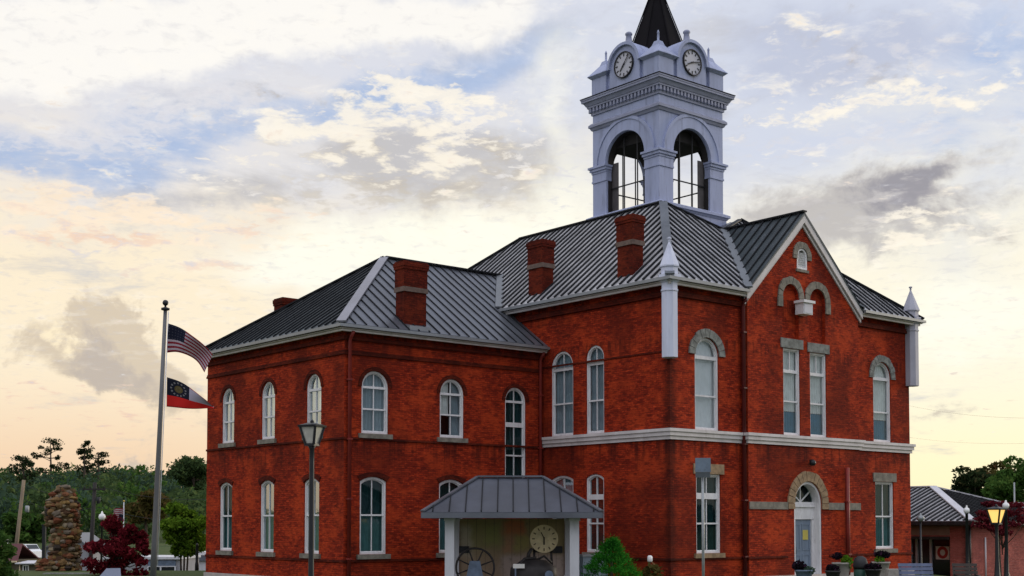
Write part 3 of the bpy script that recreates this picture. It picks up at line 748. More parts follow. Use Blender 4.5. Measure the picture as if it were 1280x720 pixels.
# --- belt course, string courses, base
def course(runs, name, mat, prof):
    m = MB()
    for fn, a0, a1 in runs:
        for z0, z1, pr in prof:
            p0 = fn(a0, z0, -pr); p1 = fn(a1, z1, .04); m.box(p0[0], p1[0], p0[1], p1[1], z0, z1)
    return m.build(name, mat, court)
def chain(m, pts, z0, z1, pr, out):
    """mitred band along a polyline in plan; out = which side is outside (+1 right of travel)"""
    n = len(pts); P = [Vector((p[0], p[1])) for p in pts]; O = []
    for i in range(n):
        ds = []
        if i > 0: ds.append((P[i] - P[i - 1]).normalized())
        if i < n - 1: ds.append((P[i + 1] - P[i]).normalized())
        ns = [Vector((d.y, -d.x)) * out for d in ds]
        if len(ns) == 1: O.append((P[i] + ns[0] * pr, P[i] - ns[0] * .05))
        else:
            b = (ns[0] + ns[1]).normalized(); k = 1 / max(.3, b.dot(ns[0])); O.append((P[i] + b * pr * k, P[i] - b * .05 * k))
    for i in range(n - 1):
        (a, ai), (b, bi) = O[i], O[i + 1]
        m.faces([(a.x, a.y, z0), (b.x, b.y, z0), (bi.x, bi.y, z0), (ai.x, ai.y, z0), (a.x, a.y, z1), (b.x, b.y, z1), (bi.x, bi.y, z1), (ai.x, ai.y, z1)],
                [(3, 2, 1, 0), (4, 5, 6, 7), (0, 1, 5, 4), (2, 3, 7, 6)] + ([(3, 0, 4, 7)] if i == 0 else []) + ([(1, 2, 6, 5)] if i == n - 2 else []))
main_path = [(0, V1 - .02), (0, 0), (GB0, 0), (GB0, GV), (GB1, GV), (GB1, 0), (U, 0), (U, V)]
wing_path = [(UW, V2), (UW, V1), (-.002, V1)]
m = MB()
chain(m, main_path, 5.06, 5.19, .07, 1); chain(m, main_path, 5.192, 5.34, .13, 1); chain(m, main_path, 5.342, 5.45, .18, 1)
m.build('belt_course', 'trim_stone', court)
m = MB()
chain(m, main_path[:4] + [(6.22, GV)], .74, .82, .05, 1); chain(m, [(8.84, GV)] + main_path[4:], .74, .82, .05, 1); chain(m, wing_path, .70, .79, .05, 1)
chain(m, wing_path, 5.02, 5.10, .05, 1); chain(m, wing_path, 8.02, 8.10, .06, 1); chain(m, wing_path, 8.10, 8.17, .03, 1)
chain(m, [(0, V1 - .02), (0, .25)], 8.20, 8.26, .03, 1)
m.build('string_course', 'brick_old', court)
m = MB(); chain(m, main_path, ZB, .08, .09, 1); chain(m, wing_path, ZB, .06, .09, 1); m.build('foundation', 'foundation', court)

# --- downspouts and pipes
def pipe(u, v, z0, z1, r, mat, name='downspout', elbow=None):
    m = MB(); path = [(u, v, z0), (u, v, z1)]
    if elbow: path += [(u + elbow[0] * .3, v + elbow[1] * .3, z1 + .12), (u + elbow[0], v + elbow[1], z1 + .3)]
    m.tube(path, r, 8)
    z = z0 + .8
    while z < z1: m.box(u - r - .02, u + r + .02, v - r - .02, v + r + .02, z, z + .05); z += 2.1
    return m.build(name, mat, court)
pipe(GB0 - .12, -.16, 0, 10.2, .075, 'dark_pipe', elbow=(0, -.2))
pipe(UW + .16, V1 - .11, 0, 8.5, .065, 'red_pipe', elbow=(0, -.22))
pipe(-.18, V1 - .11, 0, 8.5, .065, 'red_pipe', elbow=(0, -.22))
pipe(9.97, GV - .10, 0, 4.30, .085, 'red_pipe', name='vent_pipe')

# --- door
m = MB(); DD = .36
dr = MB()
dr.ring(outline(7.53, 1.72, -.05, 3.70, 'arch', 18, .003)[1:] + outline(7.53, 1.72, -.05, 3.70, 'arch', 18, .003)[:1], outline(7.53, 1.72, -.05, 3.70, 'arch', 18, .10)[1:] + outline(7.53, 1.72, -.05, 3.70, 'arch', 18, .10)[:1], .03, DD + .06, bay)
dr.box(6.77, 8.29, GV + DD - .06, GV + DD + .06, 2.22, 2.82)
dr.box(6.77, 8.29, GV + DD - .12, GV + DD - .06, 2.70, 2.80)
for a in (6.84, 8.22): dr.box(a - .07, a + .07, GV + DD - .07, GV + DD + .05, -.05, 2.2)
dr.box(6.77, 8.29, GV + DD - .07, GV + DD + .05, 2.8205, 2.90)
for t in (35, 90, 145):
    dr.bar((7.53, GV + DD, 2.9), (7.53 + .72 * math.cos(R(t)), GV + DD, 2.9 + .72 * math.sin(R(t))), .05, .05, (0, 1, 0))
door = dr.build('door', 'white_paint', court)
m = MB(); m.poly([bay(7.53 + .76 * math.cos(R(t)), 2.88 + .76 * math.sin(R(t)), DD + .02) for t in range(0, 181, 12)]); m.build('fanlight', 'pane_dark', door)
m = MB(); m.box(6.915, 8.145, GV + DD, GV + DD + .05, -.03, 2.2)
for a0, a1 in ((7.0, 7.47), (7.59, 8.06)):
    for z0, z1 in ((.15, .85), (1.0, 2.05)): m.ring(rect(a0, a1, z0, z1), rect(a0 + .05, a1 - .05, z0 + .05, z1 - .05), DD - .02, DD + .01, bay)
m.build('door_leaf', 'door_blue', door)
m = MB(); m.box(7.62, 7.95, GV + DD - .03, GV + DD - .005, 1.42, 1.80); m.build('notice', 'paper_yellow', door)
m = MB(); m.box(6.93, 7.12, GV + DD - .03, GV + DD - .005, 1.15, 1.62); m.build('notice', 'paper', door)
m = MB(); m.tube([(7.13, GV + DD - .06, .85), (7.13, GV + DD - .06, 1.15)], .02, 6); m.build('handle', 'black_iron', door)
m = MB(); m.box(6.5, 8.6, GV - .75, GV + .02, -.2, -.02); m.build('door_step', 'foundation', court)
m = MB(); m.lathe([(.03, 4.56), (.12, 4.50), (.14, 4.40), (.10, 4.33), (.05, 4.31)], (7.64, GV - .16), 10); m.bar((7.64, GV - .02, 4.5), (7.64, GV - .16, 4.52), .04, .04); m.build('wall_lamp', 'black_iron', court)

# --- roofs
def seams(mb, pts, e, sp, off=0.0, wd=.045, ht=.06, mi=1, trim=.02):
    pts = [Vector(p) for p in pts]; e = Vector(e).normalized()
    n = (pts[1] - pts[0]).cross(pts[2] - pts[0]).normalized()
    if n.z < 0: n = -n
    s = n.cross(e).normalized()
    if s.z < 0: s = -s
    o = pts[0]; T = [((p - o).dot(e), (p - o).dot(s)) for p in pts]
    t0, t1 = min(a for a, b in T), max(a for a, b in T)
    t = math.ceil((t0 - off) / sp) * sp + off
    tb = t
    while tb < t1:
        t = tb + random.uniform(-.012, .012); hit = []
        for i in range(len(T)):
            (a, b), (c, d) = T[i], T[(i + 1) % len(T)]
            if (a - t) * (c - t) < 0: hit.append(b + (d - b) * (t - a) / (c - a))
        if len(hit) >= 2 and max(hit) - min(hit) > .15:
            A = o + e * t + s * (min(hit) + trim); B = o + e * t + s * (max(hit) - trim)
            mb.bar(A, B, wd, ht, n, mi, lift=-.004)
        tb += sp
def roof(name, planes, mat, sp, th=.07, parent=court, seam='seam_metal', wd=.045, ht=.06):
    mb = MB()
    for pts, e, off in planes:
        mb.slab(pts, th, 0); seams(mb, pts, e, sp, off, wd=wd, ht=ht)
    return mb.build(name, [mat, seam], parent)
E, ZE, SL = -.45, 10.82, .82
zm = lambda t: ZE + SL * (t - E)          # main roof height, t metres in from the wall
ZT = 15.32; T = E + (ZT - ZE) / SL
GZ, GU = 14.26, 7.30; GRV = E + (GZ - ZE) / SL
GE0, GE1 = 3.82, 11.06
roof('main_roof', [
    ([(E, E, ZE), (E, V - E, ZE), (T, V - T, ZT), (T, T, ZT)], (0, 1, 0), .1),
    ([(E, E, ZE), (GE0, E, ZE), (GU, GRV, GZ), (T, T, ZT)], (1, 0, 0), .1),
    ([(U - E, E, ZE), (GE1, E, ZE), (GU, GRV, GZ), (U - T, T, ZT)], (1, 0, 0), .1),
    ([(U - E, E, ZE), (U - E, V - E, ZE), (U - T, V - T, ZT), (U - T, T, ZT)], (0, 1, 0), .1),
    ([(E, V - E, ZE), (U - E, V - E, ZE), (U - T, V - T, ZT), (T, V - T, ZT)], (1, 0, 0), .1)], 'metal_roof_bright', .40, wd=.09, ht=.06)
m = MB(); m.slab([(T, 6.2, ZT), (U - T, 6.2, ZT), (U - T, V - T, ZT), (T, V - T, ZT)], .1)
m.slab([(T, T, ZT), (GU, GRV, GZ), (GU, 6.2, GZ)], .08); m.slab([(T, T, ZT), (GU, 6.2, GZ), (T, 6.2, ZT)], .08)
m.slab([(U - T, T, ZT), (GU, GRV, GZ), (GU, 6.2, GZ)], .08); m.slab([(U - T, T, ZT), (GU, 6.2, GZ), (U - T, 6.2, ZT)], .08)
m.build('roof_deck', 'metal_roof', court)
for a, b in (((T, T, ZT), (GU, GRV, GZ)), ((U - T, T, ZT), (GU, GRV, GZ))):
    m = MB(); m.bar(a, b, .22, .05, (0, 0, 1), 0, .01); m.build('hip_cap', 'seam_metal', court)
gsl = (GZ - ZE) / (GU - GE0)
roof('gable_roof', [([(GE0, -.42, ZE), (GE0, E, ZE), (GU, GRV, GZ), (GU, -.42, GZ)], (0, 1, 0), .2),
                    ([(GE1, -.42, ZE), (GE1, E, ZE), (GU, GRV, GZ), (GU, -.42, GZ)], (0, 1, 0), .2)], 'metal_roof_dark', .45)
WE, WZ = .40, 9.05; WAz, WAu, WAv = 12.93, -4.01, 12.115
WU, WV1, WV2 = UW - WE, V1 - WE, V2 + WE
wend = E + (WAz - ZE) / SL
roof('wing_roof', [
    ([(WU, WV1, WZ), (-.03, WV1, WZ), (-.03, WV1 + (10.9 - WZ) / ((WAz - WZ) / (WAv - WV1)), 10.9), (wend + .1, WAv, WAz), (WAu, WAv, WAz)], (1, 0, 0), .15),
    ([(WU, WV2, WZ), (-.03, WV2, WZ), (-.03, WV2 - (10.9 - WZ) / ((WAz - WZ) / (WV2 - WAv)), 10.9), (wend + .1, WAv, WAz), (WAu, WAv, WAz)], (1, 0, 0), .15)], 'metal_roof', .46, wd=.042, ht=.042)
roof('wing_hip_roof', [([(WU, WV1, WZ), (WU, WV2, WZ), (WAu, WAv, WAz)], (0, 1, 0), .15)], 'metal_roof_dark', .46)
# caps on hips, ridges and valleys
def capbar(m, a, b, w=.34, t=.05): m.bar(a, b, w, t, (0, 0, 1), 0, lift=.015)
for a, b, w_, mt_ in (((E, E, ZE), (T, T, ZT), .34, 'valley_metal'), ((U - E, E, ZE), (U - T, T, ZT), .30, 'seam_metal'), ((E, V - E, ZE), (T, V - T, ZT), .3, 'seam_metal'), ((WU, WV1, WZ), (WAu, WAv, WAz), .34, 'hip_metal'), ((WU, WV2, WZ), (WAu, WAv, WAz), .3, 'seam_metal')):
    m = MB(); capbar(m, a, b, w_, .06); m.build('hip_cap', mt_, court)
for a, b, w_ in (((T, T, ZT), (T, V - T, ZT), .25), ((WAu, WAv, WAz), (wend, WAv, WAz), .30), ((GU, -.43, GZ), (GU, GRV, GZ), .24)):
    m = MB(); capbar(m, a, b, w_, .06); m.build('ridge_cap', 'seam_metal', court)
ws_ = (WAz - WZ) / (WAv - WV1)
for a, b in (((GE0, E, ZE), (GU, GRV, GZ)), ((GE1, E, ZE), (GU, GRV, GZ)), ((E, WV1 + (ZE - WZ) / ws_, ZE), (wend, WAv, WAz))):
    m = MB(); m.bar(a, b, .30, .06, (0, 0, 1), 0, lift=.05); m.build('valley_flashing', 'valley_metal', court)
# gutters, fascia, soffit
def eave(m, path, z, out, gut=True):
    if gut: chain(m, path, z - .20, z + .02, .47, out)
m = MB()
chain2 = lambda m, pts, z0, z1, p0, p1: chain_off(m, pts, z0, z1, p0, p1)
def chain_off(m, pts, z0, z1, pin, pout):
    P = [Vector(p) for p in pts]; n = len(P); A = []
    for i in range(n):
        ds = ([(P[i] - P[i - 1]).normalized()] if i > 0 else []) + ([(P[i + 1] - P[i]).normalized()] if i < n - 1 else [])
        ns = [Vector((d.y, -d.x)) for d in ds]
        b = ns[0] if len(ns) == 1 else (ns[0] + ns[1]).normalized(); k = 1 / b.dot(ns[0]); A.append((P[i] + b * pout * k, P[i] + b * pin * k))
    for i in range(n - 1):
        (a, ai), (b, bi) = A[i], A[i + 1]
        m.faces([(a.x, a.y, z0), (b.x, b.y, z0), (bi.x, bi.y, z0), (ai.x, ai.y, z0), (a.x, a.y, z1), (b.x, b.y, z1), (bi.x, bi.y, z1), (ai.x, ai.y, z1)],
                [(3, 2, 1, 0), (4, 5, 6, 7), (0, 1, 5, 4), (2, 3, 7, 6), (3, 0, 4, 7), (1, 2, 6, 5)])
mainL = [(0, 9.0), (0, 0), (GB0 - .15, 0)]; mainR = [(GB1 + .15, 0), (U, 0), (U, V)]
wingP = [(UW, V2), (UW, V1), (-.004, V1)]
m = MB()
for pth in (mainL, mainR): chain_off(m, pth, ZE - .135, ZE - .03, .43, .54)
chain_off(m, wingP, WZ - .135, WZ - .03, .38, .49)
m.build('gutter', 'gutter_metal', court)
m = MB()
for pth in (mainL, mainR): chain_off(m, pth, ZE - .27, ZE - .185, .26, .36); chain_off(m, pth, ZE - .18, ZE - .15, -.02, .427)
chain_off(m, wingP, WZ - .26, WZ - .185, .22, .31); chain_off(m, wingP, WZ - .18, WZ - .15, -.02, .377)
m.build('fascia', 'trim_stone', court)
m = MB()
for pth in (mainL, mainR): chain_off(m, pth, ZE - .62, ZE - .425, -.02, .10)
chain_off(m, wingP, WZ - .52, WZ - .385, -.02, .09)
m.build('corbel_course', 'brick_old', court)
# rake boards of the gable
m = MB()
for x0, sg in ((GE0, 1), (GE1, -1)):
    a = Vector((x0 - sg * .02, 0, ZE - .10)); b = Vector((GU, 0, GZ - .10)); nrm = Vector((-sg * gsl, 0, 1)).normalized()
    for (v0, v1, hh, lo) in ((-.40, -.34, .22, 0.0), (-.34, GV - .004, .05, .0), (GV - .06, GV - .002, .31, .02)):
        p = []
        for q in (a, b):
            top = q + Vector((0, 0, lo * -1)); bot = top - Vector((0, 0, hh * 1.38))
            p += [(top.x, v0, top.z), (top.x, v1, top.z), (bot.x, v1, bot.z), (bot.x, v0, bot.z)]
        m.faces(p, [(0, 1, 2, 3), (7, 6, 5, 4), (0, 4, 5, 1), (1, 5, 6, 2), (2, 6, 7, 3), (3, 7, 4, 0)])
m.build('rake_board', 'trim_stone', court)

# --- chimneys
def chimney(u0, u1, v0, v1, z0, z1, band=True):
    m = MB(); m.box(u0, u1, v0, v1, z0, z1 - .95)
    m.box(u0 - .03, u1 + .03, v0 - .03, v1 + .03, z1 - .95, z1 - .30)
    m.box(u0 - .06, u1 + .06, v0 - .06, v1 + .06, z1 - .30, z1 - .20); m.box(u0 - .075, u1 + .075, v0 - .075, v1 + .075, z1 - .20, z1 - .05); m.box(u0 - .04, u1 + .04, v0 - .04, v1 + .04, z1 - .05, z1)
    c = m.build('chimney', 'brick_old', court)
    if band:
        m = MB(); m.box(u0 - .05, u1 + .05, v0 - .05, v1 + .05, z1 - 1.13, z1 - .955); m.build('stone_band', 'chimney_band', c)
    m = MB(); m.box(u0 + .02, u1 - .02, v0 - .35, v0 - .03, z0 + .15, z0 + .35); m.build('flashing', 'gutter_metal', c)
    return c
chimney(.03, .58, 1.86, 2.66, 10.6, 13.50)
chimney(.03, .62, 6.92, 7.76, 10.6, 13.42)
chimney(-6.68, -5.68, V1 + .02, V1 + .55, 8.9, 11.68)
chimney(-6.9, -6.1, 15.3, 15.95, 9.3, 11.42, False)

# --- corner pinnacles
def pinnacle(u, v, mat, lab):
    m = MB(); r = .30
    m.lathe([(r, 7.95), (r, 10.30), (r + .03, 10.31), (r + .03, 10.36), (r, 10.37), (r, 10.60), (r + .08, 10.68), (r + .12, 10.80), (r + .12, 10.90), (r + .02, 10.92), (r + .02, 11.16), (r + .07, 11.18), (r + .07, 11.23), (.02, 12.12)], (u, v), 8, R(22.5), sm=False)
    m.lathe([(.03, 12.08), (.045, 12.14), (.03, 12.18), (.075, 12.2), (.075, 12.25), (.02, 12.27)], (u, v), 8, sm=False)
    o = m.build('pinnacle', mat, court); o['label'] = lab
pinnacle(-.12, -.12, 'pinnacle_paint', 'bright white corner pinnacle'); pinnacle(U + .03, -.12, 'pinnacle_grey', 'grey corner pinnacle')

# --- clock tower
TU, TV, TH = 7.53, 7.72, 2.02
faces4 = [(FA(TV - TH), TU, 1), (FB(TU - TH), TV, 1), ((lambda a, z, d=0.0: (a, TV + TH - d, z)), TU, 1), ((lambda a, z, d=0.0: (TU + TH - d, a, z)), TV, 1)]
w = Wall()
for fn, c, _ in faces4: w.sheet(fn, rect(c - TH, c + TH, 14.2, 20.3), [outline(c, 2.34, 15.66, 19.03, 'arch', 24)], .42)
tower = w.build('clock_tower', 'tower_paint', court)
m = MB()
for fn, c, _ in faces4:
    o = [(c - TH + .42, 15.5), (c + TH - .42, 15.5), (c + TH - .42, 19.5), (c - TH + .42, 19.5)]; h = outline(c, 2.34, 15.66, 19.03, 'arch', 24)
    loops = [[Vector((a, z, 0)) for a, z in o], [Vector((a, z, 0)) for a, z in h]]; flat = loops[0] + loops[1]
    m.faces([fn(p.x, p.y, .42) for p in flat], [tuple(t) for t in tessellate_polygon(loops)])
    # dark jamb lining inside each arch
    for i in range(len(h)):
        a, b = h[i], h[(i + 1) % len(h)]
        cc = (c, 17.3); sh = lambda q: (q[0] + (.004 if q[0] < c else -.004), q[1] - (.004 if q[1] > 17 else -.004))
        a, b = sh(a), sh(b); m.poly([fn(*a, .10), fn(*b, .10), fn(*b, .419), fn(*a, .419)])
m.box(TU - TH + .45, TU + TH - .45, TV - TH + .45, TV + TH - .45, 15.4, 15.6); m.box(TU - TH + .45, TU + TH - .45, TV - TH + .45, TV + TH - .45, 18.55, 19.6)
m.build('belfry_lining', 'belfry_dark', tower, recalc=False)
m = MB()
for fn, c, _ in faces4:
    for a in (c - .45, c + .35):
        p0 = fn(a - .022, 0, .28); p1 = fn(a + .022, 0, .32); m.box(p0[0], p1[0], p0[1], p1[1], 15.67, arch_z(c, 2.34, 19.03, 'arch', a) - .01)
    for z in (16.75,):
        p0 = fn(c - 1.16, 0, .29); p1 = fn(c + 1.16, 0, .33); m.box(p0[0], p1[0], p0[1], p1[1], z, z + .05)
    # slim shutter folded against the outer jamb
    for sg in ((1,) if fn is not faces4[1][0] else (1,)):
        p0 = fn(c + sg * .80, 0, .36); p1 = fn(c + sg * 1.16, 0, .40); m.box(p0[0], p1[0], p0[1], p1[1], 15.67, 17.9, 1)
m.build('belfry_bars', ['dark_bar', 'belfry_lining'], tower)
def sq(m, z0, z1, h0, h1=None): m.frustum(TU, TV, z0, z1, h0, h0 if h1 is None else h1)
def sqring(m, z0, z1, pr, inner=.02, pr1=None):
    """mitred square moulding round the shaft"""
    pr1 = pr if pr1 is None else pr1
    a, b, i = TH + pr, TH + pr1, TH - inner
    P = lambda h, z: [(TU + s * h, TV + t * h, z) for s, t in ((-1, -1), (1, -1), (1, 1), (-1, 1))]
    p = P(a, z0) + P(b, z1) + P(i, z1) + P(i, z0)
    f = []
    for k in range(4):
        j = (k + 1) % 4
        for L in range(4): f.append((L * 4 + k, L * 4 + j, ((L + 1) % 4) * 4 + j, ((L + 1) % 4) * 4 + k))
    m.faces(p, f)
m = MB()
sqring(m, 14.9, 15.34, .10); sqring(m, 15.342, 15.44, .12, .02, .19); sqring(m, 15.442, 15.55, .23); sqring(m, 15.552, 15.64, .23, .02, .05)
m.build('base_moulding', 'tower_paint', tower)
# impost mouldings on the four piers
m = MB()
for su in (-1, 1):
    for sv in (-1, 1):
        hw = (TH - 1.17) / 2; pc = TH - hw; cu, cv = TU + su * pc, TV + sv * pc
        m = MB()
        for z0, z1, g in ((17.12, 17.20, .04), (17.202, 17.52, .02), (17.522, 17.62, .05), (17.622, 17.74, .11), (17.742, 17.83, .17)):
            # keep to the outside: push the pier block outward, not into the arch beyond a hair
            u0 = TU + su * (TH + g); u1 = TU + su * (1.17 - g * .55); v0 = TV + sv * (TH + g); v1 = TV + sv * (1.17 - g * .55)
            m.box(u0, u1, TV + sv * (TH - .3), v0, z0, z1); m.box(TU + su * (TH - .3), u0, v1, TV + sv * (TH - .3), z0, z1)
        m.build('impost', 'tower_paint', tower)
m = MB()
for fn, c, _ in faces4:
    arc = lambda r, n=28: [(c + r * math.cos(math.pi * i / n), 17.86 + r * math.sin(math.pi * i / n)) for i in range(n + 1)]
    m = MB(); m.ring(arc(1.66), arc(1.19), -.05, .02, fn, closed=False); m.ring(arc(1.80), arc(1.663), -.09, .02, fn, closed=False)
    m.build('archivolt', 'tower_paint', tower)
m = MB()
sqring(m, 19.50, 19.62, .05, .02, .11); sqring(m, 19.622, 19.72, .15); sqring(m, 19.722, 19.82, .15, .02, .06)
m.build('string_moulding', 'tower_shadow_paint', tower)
m = MB()
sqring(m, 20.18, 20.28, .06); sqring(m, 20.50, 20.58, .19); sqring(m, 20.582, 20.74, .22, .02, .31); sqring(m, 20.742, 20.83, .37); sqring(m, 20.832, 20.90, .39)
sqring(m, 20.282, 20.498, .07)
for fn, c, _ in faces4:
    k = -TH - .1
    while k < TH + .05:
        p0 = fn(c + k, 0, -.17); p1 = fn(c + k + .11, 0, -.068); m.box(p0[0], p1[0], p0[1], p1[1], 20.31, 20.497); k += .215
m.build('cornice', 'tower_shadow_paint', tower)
m = MB()
for h in (TH + .385,): m.frustum(TU, TV, 20.902, 20.93, h + .03, h + .03)
m.build('cornice_flashing', 'spire_slate', tower)
# attic storey: walls, corner piers, round clock gables
m = MB(); HA = TH - .10
m.box(TU - HA, TU + HA, TV - HA, TV + HA, 20.935, 21.92); m.box(TU - HA - .06, TU + HA + .06, TV - HA - .06, TV + HA + .06, 21.92, 22.02)
for fn, c, _ in faces4:
    rr = .92; zc = 21.93
    out = [(c - rr, 20.94)] + [(c - rr * math.cos(math.pi * i / 20), zc + rr * math.sin(math.pi * i / 20)) for i in range(21)] + [(c + rr, 20.94)]
    n = len(out); p = [fn(a, z, -.02) for a, z in out] + [fn(a, z, 1.3) for a, z in out]
    m.faces(p, [tuple(range(n)), tuple(range(2 * n - 1, n - 1, -1))] + [(i, i + n, (i + 1) % n + n, (i + 1) % n) for i in range(n)])
    arc = lambda r: [(c - r * math.cos(math.pi * i / 20), zc + r * math.sin(math.pi * i / 20)) for i in range(21)]
    m.ring(arc(.99), arc(.86), -.14, .8, fn, closed=False)
m.build('attic', 'tower_paint', tower)
m = MB()
for fn, c, _ in faces4:
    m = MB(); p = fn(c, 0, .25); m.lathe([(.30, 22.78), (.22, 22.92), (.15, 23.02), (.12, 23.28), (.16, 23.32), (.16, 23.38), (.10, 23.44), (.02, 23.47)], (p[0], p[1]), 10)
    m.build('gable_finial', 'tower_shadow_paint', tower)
m = MB()
for su in (-1, 1):
    for sv in (-1, 1):
        cu, cv = TU + su * (TH - .42), TV + sv * (TH - .42)
        m = MB(); m.frustum(cu, cv, 20.936, 21.80, .45, .45); m.frustum(cu, cv, 21.802, 21.92, .46, .60); m.frustum(cu, cv, 21.922, 21.97, .60, .58)
        m.frustum(cu, cv, 21.972, 22.42, .56, .20); m.frustum(cu, cv, 22.422, 22.62, .20, .13)
        m.lathe([(.13, 22.6), (.05, 22.68), (.045, 22.98), (.06, 23.0), (.01, 23.12)], (cu, cv), 8)
        m.build('corner_turret', 'tower_paint', tower)
# spire
def spire():
    m = MB(); ph = R(22.5)
    m.lathe([(1.75, 21.95), (1.52, 22.3), (.16, 25.85), (.03, 26.2)], (TU, TV), 8, ph, sm=False)
    m.lathe([(.05, 26.1), (.12, 26.3), (.05, 26.5), (.02, 27.0)], (TU, TV), 8)
    for j in range(8):
        t = ph + 2 * math.pi * j / 8; m.bar((TU + 1.54 * math.cos(t), TV + 1.54 * math.sin(t), 22.3), (TU + .17 * math.cos(t), TV + .17 * math.sin(t), 25.85), .06, .04, (math.cos(t), math.sin(t), .4))
    m.build('spire', 'spire_slate', tower)
spire()
def clock(fn, c, zc, hh, mm, flip, r=.53):
    m = MB(); n = 32; cir = lambda q: [(c + q * math.cos(2 * math.pi * i / n), zc + q * math.sin(2 * math.pi * i / n)) for i in range(n)]
    m.ring(cir(r + .045), cir(r), -.11, .0, fn, 1); m.poly([fn(a, z, -.06) for a, z in cir(r + .02)], 0)
    def hand(ang, l0, l1, w, d):
        dx, dz = math.sin(ang) * flip, math.cos(ang); nx, nz = dz, -dx
        q = [(c + dx * l + nx * s, zc + dz * l + nz * s) for l, s in ((l0, -w), (l0, w), (l1, w * .7), (l1, -w * .7))]
        m.faces([fn(a, z, d) for a, z in q] + [fn(a, z, d + .012) for a, z in q], [(0, 1, 2, 3), (7, 6, 5, 4), (0, 4, 5, 1), (1, 5, 6, 2), (2, 6, 7, 3), (3, 7, 4, 0)], 1)
    for i in range(12): hand(2 * math.pi * i / 12, r * .70, r * .93, .030, -.075)
    hand(2 * math.pi * hh / 12, -.08, .34, .035, -.095); hand(2 * math.pi * mm / 60, -.10, .50, .026, -.11)
    m.build('clock_face', ['dial_white', 'dark_bar'], tower)
clock(faces4[0][0], TU, 21.94, 8.2, 13, 1)
clock(faces4[1][0], TV, 21.94, 7.4, 7, -1)

# ------------------------------------------------------------------ pavilion with its exhibits
PD = 41.5
pav = thing('pavilion', 'open exhibit pavilion with hipped grey metal roof and pale square posts', 'pavilion', (wx(640, PD), 44.0, 0))
ez, rz_ = 2.43, wz(597, 44.0)
hx, hy, rx = 2.87, 2.5, 1.06
def pav_roof():
    f = [(-hx, -hy, ez), (hx, -hy, ez), (rx - .02, 0, rz_), (-rx - .1, 0, rz_)]
    b = [(-hx, hy, ez), (hx, hy, ez), (rx - .02, 0, rz_), (-rx - .1, 0, rz_)]
    l = [(-hx, -hy, ez), (-hx, hy, ez), (-rx - .1, 0, rz_)]; r = [(hx, -hy, ez), (hx, hy, ez), (rx - .02, 0, rz_)]
    roof('roof', [(f, (1, 0, 0), .34), (b, (1, 0, 0), .34), (l, (0, 1, 0), .3), (r, (0, 1, 0), .3)], 'pavilion_roof', .515, .05, pav, 'seam_metal', .035, .05)
    m = MB()
    for s in (-1, 1):
        a = (-rx - .1, 0, rz_) if s < 0 else (rx - .02, 0, rz_)
        for t in (-1, 1): m.bar((s * hx, t * hy, ez), a, .14, .05, (0, 0, 1), 0, .01)
    m.bar((-rx - .1, 0, rz_), (rx - .02, 0, rz_), .2, .06, (0, 0, 1), 0, .01)
    m.build('ridge_cap', 'metal_roof', pav)
    m = MB(); 
    for s in (-1, 1): m.box(-hx - .03, hx + .03, s * hy - .05, s * hy + .05, ez - .19, ez - .01); m.box(s * hx - .03, s * hx + .05 * s, -hy + .06, hy - .06, ez - .19, ez - .01)
    m.build('fascia', 'metal_roof', pav)
    m = MB(); m.box(-hx + .06, hx - .06, -hy + .06, hy - .06, ez - .16, ez - .10); m.build('ceiling', 'bark', pav)
pav_roof()
for sx in (-2.02, 2.02):
    for sy in (-1.9, 1.9):
        m = MB(); m.box(sx - .15, sx + .15, sy - .15, sy + .15, -.3, ez - .2); m.box(sx - .19, sx + .19, sy - .19, sy + .19, -.3, .25); m.box(sx - .18, sx + .18, sy - .18, sy + .18, ez - .28, ez - .195); m.build('post', 'post_white', pav)
m = MB(); m.box(-1.86, 1.86, 1.86, 1.94, -.2, ez - .2); m.build('back_panel', 'mural', pav)
m = MB(); m.box(-2.3, 2.3, -2.2, 2.2, -.4, 0.0); m.build('floor_slab', 'concrete', pav)
for sx in (-1.86, 1.44):
    m = MB(); m.box(sx, sx + .34, 1.78, 1.855, 1.02, 1.26); m.build('plaque', 'black_iron', pav)
# big spoked wheel on a stand
X0 = wx(594, 43); Z0 = wz(709, 43)
wh = thing('spoked_wheel', 'large dark spoked iron wheel on a blue-grey stand inside the pavilion', 'wheel', (X0, 43, 0))
m = MB(); n = 40; rr = .63
m.tube([(rr * math.cos(2 * math.pi * i / n), 0, Z0 + rr * math.sin(2 * math.pi * i / n)) for i in range(n + 1)], .035, 8, cap=False); m.build('rim', 'exhibit_iron', wh)
m = MB()
for i in range(8):
    t = 2 * math.pi * i / 8 + .35; m.tube([(0, 0, Z0), (rr * math.cos(t), 0, Z0 + rr * math.sin(t))], [.035, .022], 6)
m.tube([(0, -.12, Z0), (0, .12, Z0)], .1, 12); m.build('spokes', 'exhibit_iron', wh)
m = MB(); m.frustum(0, -.25, 0, Z0 + .22, .34, .17, 0, .14, .10); m.tube([(0, -.37, Z0 - .05), (0, -.30, Z0 - .05)], .16, 14); m.box(-.42, .42, -.5, .5, 0, .06); m.build('stand', 'exhibit_blue', wh)
